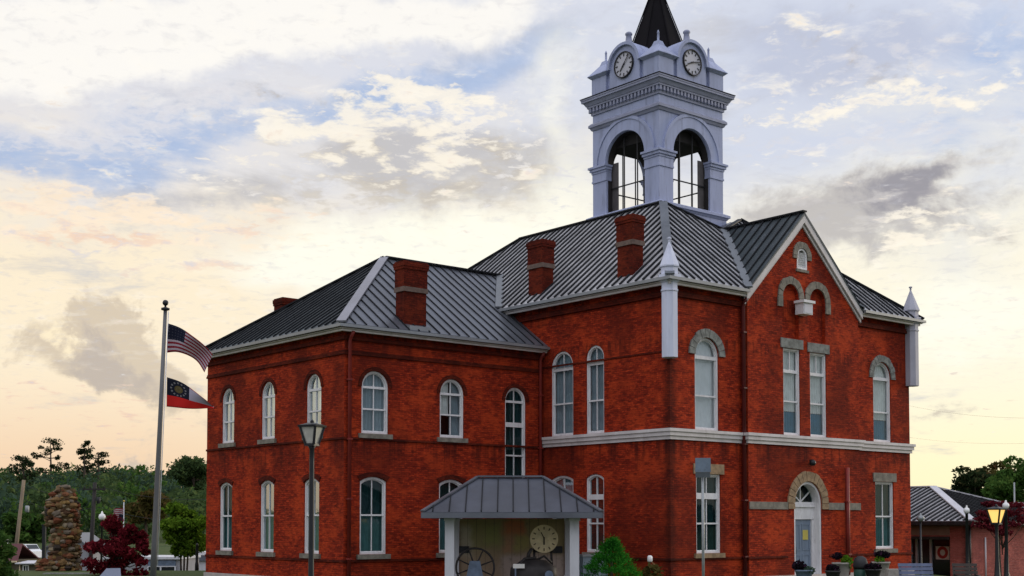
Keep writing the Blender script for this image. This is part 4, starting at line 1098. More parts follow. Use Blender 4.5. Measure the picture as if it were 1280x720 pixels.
# old engine block
X1, Z1 = wx(667, 42.8), wz(699, 42.8)
en = thing('old_machine', 'dark old machine with domed casing beneath the cream dial in the pavilion', 'machine', (X1, 42.9, 0))
m = MB(); m.lathe([(.74, .12), (.78, .35), (.76, .6), (.62, Z1 - .18), (.40, Z1 - .03), (.12, Z1)], (0, 0), 20, asp=.55); m.box(-.85, .85, -.5, .5, 0, .12); m.build('casing', 'exhibit_iron', en)
m = MB(); m.tube([(-.18, .05, Z1 - .05), (-.16, .05, Z1 + .18), (-.05, .05, Z1 + .36)], [.09, .06, .05], 8); m.tube([(.05, .05, Z1 - .05), (.35, .1, Z1 + .1), (.6, .05, Z1 - .12)], .04, 8)
m.tube([(-.5, -.3, Z1 - .2), (-.3, -.1, Z1 + .02), (.1, -.1, Z1 + .05)], .05, 8); m.build('pipework', 'exhibit_iron', en)
m = MB(); m.box(-.68, -.30, -.47, -.44, Z1 - .28, Z1 - .14); m.build('label_plate', 'paper', en)
m = MB(); m.tube([(-.6, -.44, .12), (-.6, -.44, Z1 - .2)], .03, 6); m.tube([(.5, -.3, Z1 - .5), (.5, -.42, Z1 - .5)], .14, 12); m.build('fittings', 'exhibit_blue', en)
# old dial above it
XD, ZD = wx(680, 43.3), wz(673.5, 43.3)
dl = thing('old_dial', 'round cream clock dial on a dark upright behind the old machine', 'dial', (XD, 43.35, 0))
def old_dial():
    m = MB(); n = 32; r = .45; cir = lambda q: [(q * math.cos(2 * math.pi * i / n), ZD + q * math.sin(2 * math.pi * i / n)) for i in range(n)]
    fn = lambda a, z, d=0.0: (a, d, z)
    m.ring(cir(r + .02), cir(r - .02), -.06, .05, fn, 0); m.poly([fn(a, z, -.035) for a, z in cir(r)], 0); m.poly([fn(a, z, .04) for a, z in cir(r)], 0)
    for i in range(12):
        t = 2 * math.pi * i / 12; dx, dz = math.sin(t), math.cos(t)
        m.bar((dx * .31, -.036, ZD + dz * .31), (dx * .40, -.036, ZD + dz * .40), .035, .012, (0, -1, 0), 1)
    m.build('dial', ['dial_cream', 'bark'], dl)
    m = MB(); m.bar((0, -.05, ZD + .06), (0, -.05, ZD - .20), .05, .015, (0, -1, 0)); m.bar((.02, -.05, ZD - .02), (-.10, -.05, ZD + .22), .03, .015, (0, -1, 0)); m.build('hands', 'wood_pole_dark', dl)
    m = MB(); m.bar((-.30, .10, 0), (-.34, .10, ZD + .05), .08, .08, (0, 1, 0)); m.bar((.30, .10, 0), (.22, .10, ZD), .08, .08, (0, 1, 0)); m.bar((-.36, .10, ZD - .42), (.36, .10, ZD - .42), .08, .08, (0, 1, 0)); m.build('stand', 'exhibit_iron', dl)
old_dial()
# utility cabinet against the wall by the pavilion
t = thing('utility_cabinet', 'blue-grey metal utility cabinet between pavilion and green conifer', 'cabinet', (wx(738, 46), 46.2, 0), YAW + R(-6))
m = MB(); m.box(-.55, .55, -.3, .3, -.2, .90); m.build('body', 'utility_grey', t)
m = MB(); m.box(-.60, .60, -.35, .35, .90, .97); m.build('lid', 'gutter_metal', t)
m = MB(); m.box(-.005, .005, -.31, -.302, 0, .85); m.box(.08, .12, -.33, -.302, .4, .6); m.build('door_seam', 'black_iron', t)

# ------------------------------------------------------------------ flags and pole
FD = 36.0
def flag_pole():
    bx, tx, ty = wx(192.5, FD), wx(204, FD), wz(386, FD)
    o = thing('flagpole', 'tall grey metal flagpole left of the courthouse', 'flagpole', (bx, FD, 0))
    m = MB(); d = tx - bx; bz = wz(722, FD)
    f = lambda z: d * (z - bz) / (ty - bz)
    zs = [gh(bx, FD) - .1, 1.5, 3, 5, ty]; m.tube([(f(z), 0, z) for z in zs], [.092, .087, .08, .066, .052], 12); m.build('pole', 'flag_pole_metal', o)
    m = MB(); m.lathe([(.06, ty - .02), (.12, ty), (.12, ty + .05), (.03, ty + .08), (.03, ty + .13)], (d, 0), 10); m.ball((d, 0, ty + .2), .085); m.build('finial', 'black_iron', o)
    m = MB(); m.tube([(f(.9) + .13, -.08, .9), (d + .10, -.05, ty - .05)], .012, 5); m.build('halyard', 'post_white', o)
    m = MB(); m.lathe([(.24, -.2), (.24, -.05), (.16, .05), (.12, .14)], (f(0), 0), 14); m.build('base_collar', 'flag_pole_metal', o)
    return bx, f
fb, ff = flag_pole()
def cloth_flag(name, label, mat, corners, sag_top, sag_bot, dep, nfold, amp):
    """corners: hoist top, fly top, fly bottom, hoist bottom as points of the frame at distance dep"""
    P = [Vector((wx(x, dep), 0, wz(y, dep))) for x, y in corners]; nx, ny = 34, 16
    o = P[0].copy(); mb = MB(); pts = []; uvs = []
    for j in range(ny + 1):
        t = j / ny
        for i in range(nx + 1):
            s = i / nx
            top = P[0].lerp(P[1], s); bot = P[3].lerp(P[2], s)
            top.z += sag_top * math.sin(math.pi * s); bot.z += sag_bot * math.sin(math.pi * s)
            q = top.lerp(bot, t)
            q.y = dep + amp * s ** .7 * math.sin(nfold * s * math.pi + t * 2.2) + .5 * s
            q.z += amp * .22 * s * math.sin(nfold * s * math.pi + 1 + t)
            pts.append(q); uvs.append((s, 1 - t))
    for j in range(ny):
        for i in range(nx):
            k = j * (nx + 1) + i; ids = (k, k + 1, k + nx + 2, k + nx + 1)
            mb.poly([pts[q] for q in ids], 0, [uvs[q] for q in ids], True)
    ob = mb.build(name, mat)
    bm = bmesh.new(); bm.from_mesh(ob.data); bmesh.ops.remove_doubles(bm, verts=bm.verts, dist=.0005); bm.to_mesh(ob.data); bm.free()
    for p in ob.data.polygons: p.use_smooth = True
    md = ob.modifiers.new('thick', 'SOLIDIFY'); md.thickness = .012
    return tag(ob, label, 'flag')
cloth_flag('national_flag', 'US flag with stars and stripes drooping at the top of the flagpole', 'stars_and_stripes', [(207, 403), (257, 439), (250, 462), (207, 440)], .16, .22, FD - .05, 2.6, .16)
cloth_flag('state_flag', 'red, white and navy flag with gold emblem in ring of stars, lower on flagpole', 'state_flag_cloth', [(207, 471), (259, 506), (260, 509), (207, 508)], .14, -.02, FD - .05, 2.2, .14)

# ------------------------------------------------------------------ street furniture
def lantern(name, label, px, dep, ytop, hw, glass, rz=0.0, group=None):
    """square tapered lantern on a round post; ytop = top of the finial in the frame"""
    x = wx(px, dep); zt = wz(ytop, dep); g0 = gh(x, dep)
    o = thing(name, label, 'street lamp', (x, dep, 0), rz, group)
    m = MB(); pz = zt - hw * 2.95
    m.lathe([(.17, g0 - .1), (.17, g0 + .25), (.10, g0 + .42), (.07, g0 + .9), (.058, g0 + 1.1), (.048, pz - .3), (.05, pz - .05), (.08, pz), (.05, pz + .03)], (0, 0), 12); m.build('post', 'black_iron', o)
    m = MB(); h0, h1 = hw * .5, hw * .95; zb, ze = pz + .03, zt - hw * .85
    for a, b in ((-1, -1), (1, -1), (1, 1), (-1, 1)): m.bar((a * h0, b * h0, zb), (a * h1, b * h1, ze), .045, .04, (a, b, 0), 0, -.02)
    m.frustum(0, 0, zb - .02, zb + .03, h0 + .02, h0 + .02); m.frustum(0, 0, ze, ze + .04, h1 + .03, h1 + .04); m.frustum(0, 0, ze + .041, zt - hw * .35, h1 + .02, hw * .22)
    m.lathe([(hw * .2, zt - hw * .36), (hw * .22, zt - hw * .2), (.03, zt - hw * .12), (.012, zt)], (0, 0), 8); m.build('lantern_frame', 'black_iron', o)
    m = MB(); m.frustum(0, 0, zb + .032, ze - .002, h0 - .012, h1 - .012); m.build('glass', glass, o)
    return o
lantern('street_lamp', 'black street lamp with unlit pale lantern in front of the brick wing', 389.5, 26, 524, .185, 'lamp_glass', R(-22))
lantern('street_lamp', 'black street lamp with glowing yellow lantern before the low building', 1245, 40, 630, .215, 'lit_lamp_glass', R(45))
def globe_lamp(label, px, py, dep, r, arm=0.0):
    x = wx(px, dep); z = wz(py, dep); g0 = gh(x, dep)
    o = thing('globe_lamp', label, 'street lamp', (x, dep, 0), 0, 'white globe lamps')
    m = MB(); m.lathe([(.12, g0 - .1), (.12, g0 + .3), (.07, g0 + .5), (.05, z - r * 1.2), (.1, z - r)], (0, 0), 10); m.build('post', 'black_iron', o)
    m = MB(); m.lathe([(r * .45, z - r), (r * .9, z - r * .55), (r, z), (r * .8, z + r * .6), (r * .35, z + r * .9), (r * .25, z + r * 1.35), (.02, z + r * 1.6)], (0, 0), 14); m.build('globe', 'globe_white', o)
globe_lamp('white globe street lamp just above the left of the dark red maple', 128, 646, 70, .19)
globe_lamp('white globe street lamp low between stone pillar and maple', 99, 690, 74, .16)
globe_lamp('white globe street lamp above the maroon roof, highest at far left', 9.5, 673, 66, .09)
globe_lamp('white globe street lamp in front of the maroon roof at far left', 10, 683, 64, .13)
globe_lamp('white globe street lamp at the hip end of the low building', 1208, 638, 46, .11)
globe_lamp('white globe street lamp just right of the lit yellow lantern', 1257, 632, 46, .12)
t = thing('street_lamp', 'slim dark street lamp with small cap before striped roof at right', 'street lamp', (wx(1150, 52), 52, 0))
m = MB(); zt = wz(641, 52); m.lathe([(.1, -.9), (.1, -.3), (.05, -.1), (.04, zt - .35)], (0, 0), 10); m.build('post', 'black_iron', t)
m = MB(); m.lathe([(.06, zt - .35), (.17, zt - .25), (.15, zt - .16), (.05, zt - .08), (.01, zt)], (0, 0), 12); m.build('lamp_head', 'galvanised', t)
# back of a street sign
SD = 30
t = thing('street_sign', 'blue-grey back of a street sign on a thin pole, lower front window behind', 'sign', (wx(878.5, SD), SD, 0))
m = MB(); m.tube([(0, 0, -.2), (0, 0, wz(578, SD))], .033, 10); m.build('pole', 'galvanised', t)
m = MB(); z0, z1 = wz(590, SD), wz(572.5, SD); m.frustum(0, -.055, z0, z1, .185, .175, 0, .008, .008); m.build('plate', 'sign_back', t)
m = MB(); m.box(-.175, .16, -.09, -.05, wz(597, SD), z0 - .004); m.build('lower_plate', 'sign_dark', t)
m = MB(); m.box(-.06, .06, -.045, .035, z0 + .06, z0 + .09); m.box(-.06, .06, -.045, .035, z0 + .2, z0 + .23); m.build('bracket', 'galvanised', t)
# benches
def bench(label, px, dep, mat, w, rz):
    o = thing('park_bench', label, 'bench', (wx(px, dep), dep, gh(wx(px, dep), dep)), rz, 'benches in front of the courthouse')
    z = wz(704.5, dep) - gh(wx(px, dep), dep)
    m = MB()
    for i in range(4): y = .06 + .02 * i; m.box(-w, w, .22 + .03 * i, .25 + .03 * i, z - .42 + i * .11, z - .33 + i * .11)
    m.build('backrest', mat, o)
    m = MB()
    for i in range(4): m.box(-w, w, -.26 + i * .115, -.16 + i * .115, .42, .455)
    m.build('seat', mat, o)
    for s in (-1, 1):
        m = MB(); x = s * (w - .06)
        m.bar((x, .33, z - .05), (x, .22, .40), .05, .05, (0, 1, 0)); m.bar((x, .22, .42), (x, .32, 0), .05, .05, (0, 1, 0)); m.bar((x, -.25, .42), (x, -.28, 0), .05, .05, (0, 1, 0))
        m.bar((x, -.30, .64), (x, .26, .66), .06, .03); m.bar((x, -.25, .42), (x, -.28, .64), .05, .04, (0, 1, 0)); m.bar((x, -.25, .40), (x, .22, .40), .05, .03); m.build('leg_frame', 'black_iron', o)
bench('blue-grey slatted park bench nearest the courthouse corner', 1148, 37, 'bench_blue', .50, R(4))
bench('dark brown slatted park bench to the right of the blue-grey one', 1208, 38, 'bench_brown', .36, R(-4))
# litter bin
BD = 44
t = thing('litter_bin', 'dark green litter bin with black domed lid among the planters', 'bin', (wx(1074.5, BD), BD, gh(wx(1074, BD), BD)))
zt = wz(695, BD) - gh(wx(1074, BD), BD)
m = MB(); m.lathe([(.20, 0), (.22, .05), (.23, zt - .45), (.21, zt - .43)], (0, 0), 16); m.build('body', 'bin_green', t)
m = MB(); m.lathe([(.24, zt - .43), (.25, zt - .34), (.24, zt - .2), (.19, zt - .07), (.08, zt)], (0, 0), 16); m.build('lid', 'pot_black', t)

# ------------------------------------------------------------------ plants
def leaves(mb, c, rad, n, size, mi=0, shell=.35, flat=1.0, up=0.0):
    """n leaf-shaped faces spread through an ellipsoid, denser towards its outside"""
    for _ in range(n):
        v = Vector((random.gauss(0, 1), random.gauss(0, 1), random.gauss(0, 1))).normalized()
        r = shell + (1 - shell) * random.random() ** .6
        p = Vector((c[0] + v.x * rad[0] * r, c[1] + v.y * rad[1] * r, c[2] + v.z * rad[2] * r))
        a = Vector((random.uniform(-1, 1), random.uniform(-1, 1), random.uniform(-1, 1) * flat + up)).normalized()
        b = a.cross(Vector((random.uniform(-1, 1), random.uniform(-1, 1), random.uniform(-1, 1)))).normalized()
        s = size * random.uniform(.6, 1.35)
        mb.poly([p - a * s, p + b * s * .45 + a * s * .1, p + a * s, p - b * s * .45 + a * s * .1], mi)
def limb_tree(name, label, x, y, h, crown, leafmat, bark, nl, ls, trunk_r=.15, clumps=26, group=None, stems=1, crown_r=None, shape='round', z0=None):
    """crown = (rx, ry, rz, zc): half sizes and centre height of the foliage"""
    g0 = gh(x, y) if z0 is None else z0
    o = thing(name, label, 'tree', (x, y, g0), 0, group)
    rx, ry, rz, zc = crown; tr = MB(); lf = MB(); cl = []
    for s in range(stems):
        ox = 0 if stems == 1 else (s - (stems - 1) / 2) * trunk_r * 2.6
        tr.tube([(ox, 0, -.2), (ox * 1.3, .03, zc * .35), (ox * 1.9, -.04, zc * .75), (ox * 2.2, 0, zc)], [trunk_r, trunk_r * .85, trunk_r * .6, trunk_r * .35], 8)
    for i in range(clumps):
        v = Vector((random.gauss(0, 1), random.gauss(0, 1), random.gauss(0, 1))).normalized() * (random.random() ** .45)
        if shape == 'cone':
            k = random.random() ** .8; zz = -1 + 2 * k; wv = (1 - k) * .95 + .08; an = random.random() * 6.283; rr = random.random() ** .4 * wv
            v = Vector((rr * math.cos(an), rr * math.sin(an), zz))
        if shape == 'flat': v.z *= .9
        p = Vector((v.x * rx * .82, v.y * ry * .82, zc + v.z * rz * .86)); cl.append(p)
        q = random.uniform(.55, 1.0)
        cr = (crown_r or max(.25, min(rx, rz) * .34)) * q
        leaves(lf, p, (cr * 1.15, cr * 1.15, cr * (.75 if shape != 'flat' else .35)), int(nl / clumps), ls)
        if i % 2 == 0 or shape == 'flat':
            b = Vector((0, 0, min(p.z - .1, zc * random.uniform(.45, .85)))); md = b.lerp(p, .5) + Vector((0, 0, -.1 * rz))
            tr.tube([b, md, p], [trunk_r * .35, trunk_r * .22, trunk_r * .08], 5)
    tr.build('trunk', bark, o); lf.build('crown', leafmat, o, recalc=False)
    return o
# conifer shrub in front of the main corner
def conifer():
    x, dep = wx(764, 42), 42; top = wz(675.5, dep)
    o = thing('conifer_shrub', 'bright green cone-shaped conifer shrub beside the pavilion', 'shrub', (x, dep, 0))
    lf = MB(); st = MB(); st.tube([(0, 0, -.2), (0, 0, top * .8)], [.08, .02], 6); st.build('stem', 'bark', o)
    for i in range(230):
        k = random.random() ** .75; z = .05 + k * (top - .08); rr = 1.12 * (1 - k) ** .85 + .03; an = random.random() * 6.283; q = rr * random.random() ** .35
        c = Vector((q * math.cos(an), q * math.sin(an), z))
        for _ in range(26):
            d = Vector((math.cos(an) * .6 + random.gauss(0, .5), math.sin(an) * .6 + random.gauss(0, .5), random.uniform(.1, 1))).normalized(); s = random.uniform(.07, .16)
            p = c + Vector((random.gauss(0, .08), random.gauss(0, .08), random.gauss(0, .06))); b = d.cross(Vector((random.random() - .5, random.random() - .5, .3))).normalized() * .018
            lf.poly([p - b, p + b, p + d * s])
    lf.build('foliage', 'leaf_bush', o, recalc=False)
conifer()
m = MB(); wf = thing('garden_light', 'small white garden light low at the brick corner, right of the conifer', 'light', (wx(812, 44.5), 44.5, 0))
m.tube([(0, 0, -.2), (0, 0, .78)], .025, 6); m.build('stake', 'black_iron', wf)
m = MB(); m.lathe([(.07, .74), (.09, .78), (.09, .92), (.05, .97)], (0, 0), 10); m.build('lamp_head', 'globe_white', wf)
def small_plant(name, label, px, py, dep, r, hgt, mat, n=160, cat='plant', group=None):
    x = wx(px, dep); o = thing(name, label, cat, (x, dep, gh(x, dep)), 0, group); z = wz(py, dep) - gh(x, dep)
    m = MB(); m.tube([(0, 0, -.05), (0, 0, z)], .02, 5); m.build('stem', 'bark', o)
    m = MB(); leaves(m, (0, 0, z), (r, r, hgt), n, r * .28); m.build('foliage', mat, o, recalc=False)
small_plant('small_bush', 'small brownish bush below the white garden light', 815, 717, 43.5, .38, .35, 'leaf_autumn', 220)
# planters by the door
def planter(label, px, dep, ytop, pot, r, plants, lip=None):
    x = wx(px, dep); g0 = gh(x, dep); zt = wz(ytop, dep) - g0
    o = thing('planter', label, 'planter', (x, dep, g0), 0, 'planters along the courthouse front')
    m = MB(); m.lathe([(r * .62, -.05), (r * .62, .05), (r * .5, .12), (r * .8, zt * .6), (r, zt - .06), (r * 1.08, zt - .05), (r * 1.08, zt), (r * .9, zt), (r * .85, zt - .05)], (0, 0), 16); m.build('pot', pot, o)
    for dx, dy, dz, rr, hh, mat, n in plants:
        m = MB(); leaves(m, (dx, dy, zt + dz), (rr, rr, hh), n, rr * .26); m.build('foliage', mat, o, recalc=False)
    return o
planter('stone planter left of the green bin, black-leaved plant and bright lime foliage', 1051, 43.5, 703, 'pot_stone', .30, [(-.14, 0, .22, .17, .13, 'leaf_blackish', 320), (.14, -.1, .0, .20, .26, 'leaf_pot', 380)])
planter('stone planter under the right ground-floor window with dark leaves over green', 1100, 45.0, 702, 'pot_stone', .30, [(.05, 0, .24, .27, .13, 'leaf_blackish', 380), (-.08, -.12, .04, .18, .18, 'leaf_pot', 280)])
planter('dark planter of dusky leaves in front of the door', 1004, 41.5, 712, 'exhibit_blue', .28, [(-.14, 0, .12, .24, .17, 'leaf_blackish', 320), (.12, -.1, -.02, .2, .14, 'leaf_teal', 240)])
planter('low black planter with dark trailing leaves left of the lime foliage', 1040, 42.8, 713, 'pot_black', .24, [(0, 0, .06, .24, .14, 'leaf_blackish', 300)])
planter('low black planter with dark trailing leaves right of the green bin', 1090, 43.5, 711, 'pot_black', .26, [(0, 0, .05, .28, .13, 'leaf_blackish', 320)])
t = thing('stone_block', 'pale rough stone block between planters and blue-grey bench', 'stone', (wx(1119, 42), 42, gh(wx(1119, 42), 42)))
m = MB(); m.frustum(0, 0, -.1, wz(711, 42) - gh(wx(1119, 42), 42), .36, .31, 0, .25, .21)
m.build('block', 'pot_stone', t)

# trees left
limb_tree('red_maple', 'dark red maple tree beside the flagpole foot', wx(149, 55), 55, 3, (1.95, 1.6, 1.6, .95), 'leaf_maple', 'bark', 7600, .11, .12, 58, crown_r=.36)
limb_tree('young_tree', 'young bright green tree with several thin stems behind the flagpole', wx(231, 62), 62, 4, (1.25, 1.2, 1.55, 1.95), 'leaf_lime', 'bark', 6200, .13, .05, 40, stems=3, crown_r=.48)
limb_tree('edge_tree', 'green leafy tree cut by the far left edge', wx(-9, 40), 40, 3, (.62, .6, 1.2, .95), 'leaf_mid', 'bark', 2600, .10, .06, 22, crown_r=.36)
# trees right
limb_tree('purple_tree', 'dark red leaved tree with flat airy layers behind the lit lantern', wx(1252, 47), 47, 4, (1.25, 1.1, .92, 2.45), 'leaf_red', 'bark', 2300, .085, .06, 20, shape='flat', stems=2, crown_r=.42)
def far_tree(label, px, ytop, ybot, dep, w, mat, nl, ls, clumps, cr):
    x = wx(px, dep); g0 = gh(x, dep); zt, zb = wz(ytop, dep) - g0, wz(ybot, dep) - g0
    return limb_tree('leafy_tree', label, x, dep, 9, (w, w * .9, (zt - zb) / 2, (zt + zb) / 2), mat, 'bark', nl, ls, .24, clumps, crown_r=cr)
far_tree('dark green tree with brownish top beyond the low striped roof', 1216, 580, 645, 112, 2.3, 'leaf_ridge', 5200, .22, 46, .75)
far_tree('tall bright green tree at the right edge behind the low roof', 1272, 566, 650, 100, 2.7, 'leaf_mid', 6500, .22, 50, .85)
far_tree('reddish brown topped tree between dark and bright green trees at right', 1243, 569, 640, 122, 2.5, 'leaf_autumn', 3000, .2, 34, .7)
limb_tree('sprig_tree', 'thin leafy branch tips showing past the right courthouse corner', wx(1141, 84), 84, 6, (.62, .6, 1.0, 4.5), 'leaf_ridge', 'bark', 420, .13, .06, 12, crown_r=.35)
# ridge trees that stand out on the left skyline
def scraggly(label, px, dep, ytop, ybot, w, n, mat='leaf_ridge', spread=1.0):
    x = wx(px, dep); g0 = gh(x, dep); zt, zb = wz(ytop, dep) - g0, wz(ybot, dep) - g0
    o = thing('scraggly_pine', label, 'tree', (x, dep, g0), 0, 'trees on the left skyline')
    tr = MB(); tr.tube([(0, 0, -1), (.2, 0, zb), (0, 0, zt)], [.28, .2, .05], 6); lf = MB(); n = int(n * 1.7); zb -= 1.5
    for i in range(n):
        z = zb + (zt - zb) * random.random() ** .8; a = random.random() * 6.283; r = w * random.uniform(.3, 1) * (1.05 - .6 * (z - zb) / (zt - zb))
        p = Vector((r * math.cos(a), r * math.sin(a), z + random.uniform(-.3, .6))); q = random.uniform(.5, 1.25) * spread; tr.tube([(0, 0, z - .3), p], [.07, .03], 4)
        leaves(lf, p, (.9 * q, .9 * q, .55 * q), 46, .24)
    tr.build('trunk', 'bark', o); lf.build('crown', mat, o, recalc=False)
scraggly('tallest scraggly pine on the left skyline with gappy layered crown', 62, 240, 551, 590, 4.2, 16)
scraggly('spiky narrow pine on the left skyline right of the scraggly one', 104, 240, 554, 590, 2.2, 14, spread=.8)
scraggly('low spreading pine at the far left end of the skyline', 28, 235, 573, 600, 4.0, 18)
scraggly('dark open-crowned pine between the spiky pine and the flagpole', 122, 245, 565, 592, 3.4, 14)
limb_tree('ridge_tree', 'dark rounded tree rising on the ridge against the courthouse corner', wx(242, 230), 230, 10, (4.6, 4, 3.8, wz(588, 230) - gh(wx(242, 230), 230)), 'leaf_forest', 'bark', 3000, .42, .3, 26, crown_r=1.9)
limb_tree('round_tree', 'yellow-green round bush behind the pole at the foot of the left hill', wx(33, 150), 150, 6, (3.6, 3, 2.6, wz(661, 150) - gh(wx(33, 150), 150)), 'leaf_mid', 'bark', 2600, .34, .2, 24, crown_r=1.3)
limb_tree('round_tree', 'olive-green tree above the maple, left of the flagpole', wx(183, 140), 140, 6, (2.6, 2.6, 2.6, wz(634, 140) - gh(wx(183, 140), 140)), 'leaf_autumn', 'bark', 2200, .28, .2, 20, crown_r=1.1)
def forest():
    lf = MB()
    spots = []
    for i in range(230):
        y = random.uniform(150, 330); px = random.uniform(-60, 300); x = wx(px, y)
        spots.append((x, y))
    for i in range(40):
        y = random.uniform(140, 260); px = random.uniform(1150, 1400); spots.append((wx(px, y), y))
    for x, y in spots:
        h = random.uniform(3.6, 6.2); r = random.uniform(2.0, 3.6); z = gh(x, y)
        mi = random.choice((0, 0, 0, 1, 2, 2))
        if x > 0: h *= .6; r *= .8
        for k in range(6):
            v = Vector((random.gauss(0, .5), random.gauss(0, .5), random.uniform(-.6, .75)))
            leaves(lf, (x + v.x * r, y + v.y * r, z + h * .62 + v.z * h * .5), (r * .6, r * .6, r * .5), 34, .46, mi)
    o = lf.build('distant_forest', ['leaf_forest', 'leaf_mid', 'leaf_teal'], recalc=False)
    tag(o, 'dark wooded hillside beyond the town', 'forest', kind='stuff')
forest()

# ------------------------------------------------------------------ left background
# rustic cobblestone pillar
def pillar():
    dep = 60; x = wx(79, dep); o = thing('stone_pillar', 'tall round-topped pillar of multicoloured rough stones', 'pillar', (x, dep, 0))
    zt = wz(606, dep); zl = wz(656, dep); m = MB(); n0 = gh(x, dep)
    hwt, hwb = .73, .60
    m.lathe([(.50, n0 - .2), (.52, zl), (.58, zl + .3), (.55, zt - .9), (.40, zt - .45), (.15, zt - .15)], (.10, 0), 14, sm=False)
    def st(p, s): m.ball(p, s, 0, 7, 4, sm=False, jit=.22, sq=(random.uniform(.8, 1.6), random.uniform(.6, 1), random.uniform(.45, 1.0)))
    z = n0
    while z < zt - .02:
        k = (z - n0) / (zt - n0)
        r = hwb if z < zl else hwt
        cx = .13 if z < zl else .0
        if z > zt - 1.25: r = hwt * max(.06, 1 - ((z - (zt - 1.25)) / 1.25) ** 2.2) 
        cnt = max(3, int(2 * math.pi * r / .24))
        for i in range(cnt):
            a = 2 * math.pi * (i + random.uniform(-.25, .25)) / cnt + z * 3
            st((cx + r * .92 * math.cos(a), r * .8 * math.sin(a), z + random.uniform(-.07, .07)), random.choice((.08, .11, .13, .15, .19)))
        z += .165
    for i in range(90):   # broader foot
        a = random.random() * 6.283; st((-.12 + .95 * math.cos(a) * random.uniform(.8, 1), .7 * math.sin(a), n0 + random.uniform(0, .42)), random.uniform(.11, .18))
    m.build('masonry', 'cobbles', o)
pillar()
t = thing('low_wall', 'low grey stone wall in front of the cobble pillar', 'wall', (wx(88, 56), 56, -.2))
m = MB(); zz = wz(716, 56) + .2; m.box(-1.0, 1.0, -.2, .2, -.2, zz - .09); m.build('wall', 'concrete', t)
m = MB(); m.box(-1.06, 1.06, -.26, .26, zz - .09, zz); m.build('coping', 'stone_grey', t)
t = thing('information_panel', 'pale blue-grey slanted information panel below the red maple', 'information panel', (wx(138, 33), 33, gh(wx(138, 33), 33)), R(20))
MATS_PANEL = plain('panel_blue', (.15, .175, .24), .5, 0, .12, 2)
zz = wz(710.5, 33) - t.location.z
m = MB(); m.slab([(-.30, -.20, zz - .25), (.28, -.20, zz - .25), (.28, .22, zz), (-.06, .22, zz)], .05); m.build('panel', 'panel_blue', t)
for sx in (-.15, .2):
    m = MB(); m.box(sx - .03, sx + .03, .02, .08, -.1, zz - .19); m.build('leg', 'galvanised', t)
# utility poles and cables
PZ = []
def upole(label, p_top, p_bot, dep, mat, r, arm, kind):
    x1, z1 = wx(p_top[0], dep), wz(p_top[1], dep); x0, z0 = wx(p_bot[0], dep), wz(p_bot[1], dep); g0 = gh(x0, dep)
    xb = x0 + (x0 - x1) * (z0 - g0) / (z1 - z0) if z0 > g0 else x0
    o = thing('utility_pole', label, 'utility pole', (xb, dep, g0))
    m = MB(); m.tube([(0, 0, -.3), (x1 - xb, 0, z1 - g0)], [r * 1.25, r], 10); m.build('pole', mat, o)
    if arm:
        m = MB(); zz = z1 - g0 - .55; m.box(x1 - xb - .8, x1 - xb + .8, -.17, -.09, zz, zz + .12)
        for s in (-.7, -.3, .3, .7): m.lathe([(.03, zz + .12), (.05, zz + .2), (.03, zz + .28)], (x1 - xb + s, -.13), 8)
        m.build('crossarm', mat, o)
    m = MB(); zz = z1 - g0 - (1.9 if not arm else 1.2); m.lathe([(.11, zz - .3), (.14, zz - .27), (.14, zz + .12), (.1, zz + .16)], (x1 - xb + .28, -.05), 12); m.build('transformer', 'galvanised' if not arm else 'black_iron', o)
    return Vector((x1, dep, z1))
pa = upole('pale wooden utility pole leaning right at far left', (29.5, 600), (20.5, 690), 88, 'wood_pole', .115, False, 0)
pb = upole('dark utility pole with crossarm behind the red maple', (118.5, 603), (116, 660), 92, 'wood_pole_dark', .13, True, 0)
def cable(label, a, b, sag, r=.012):
    m = MB(); a, b = Vector(a), Vector(b); n = 16
    m.tube([a.lerp(b, i / n) - Vector((0, 0, sag * 4 * (i / n) * (1 - i / n))) for i in range(n + 1)], r, 5)
    tag(m.build('power_cable', 'black_iron'), label, 'cable')
cable('upper power cable from pale pole to dark pole', pa + Vector((0, 0, -.3)), pb + Vector((-.7, -.1, -.4)), .5, .016)
cable('lower power cable from pale pole to dark pole', pa + Vector((0, 0, -1.3)), pb + Vector((0, 0, -1.7)), .6, .016)
far = Vector((wx(310, 100), 100, wz(618, 100)))
cable('upper power cable running right from the dark pole behind the courthouse', pb + Vector((.7, -.1, -.4)), far, .6, .016)
cable('lower power cable running right from the dark pole behind the courthouse', pb + Vector((0, 0, -1.7)), far + Vector((0, 0, -1.7)), .7, .016)
cable('upper faint power cable crossing the evening sky at right', (wx(1100, 120), 120, wz(497, 120)), (wx(1330, 90), 90, wz(522, 90)), .6, .006)
cable('lower faint power cable crossing the evening sky at right', (wx(1100, 120), 120, wz(540, 120)), (wx(1330, 90), 90, wz(552, 90)), .5, .005)
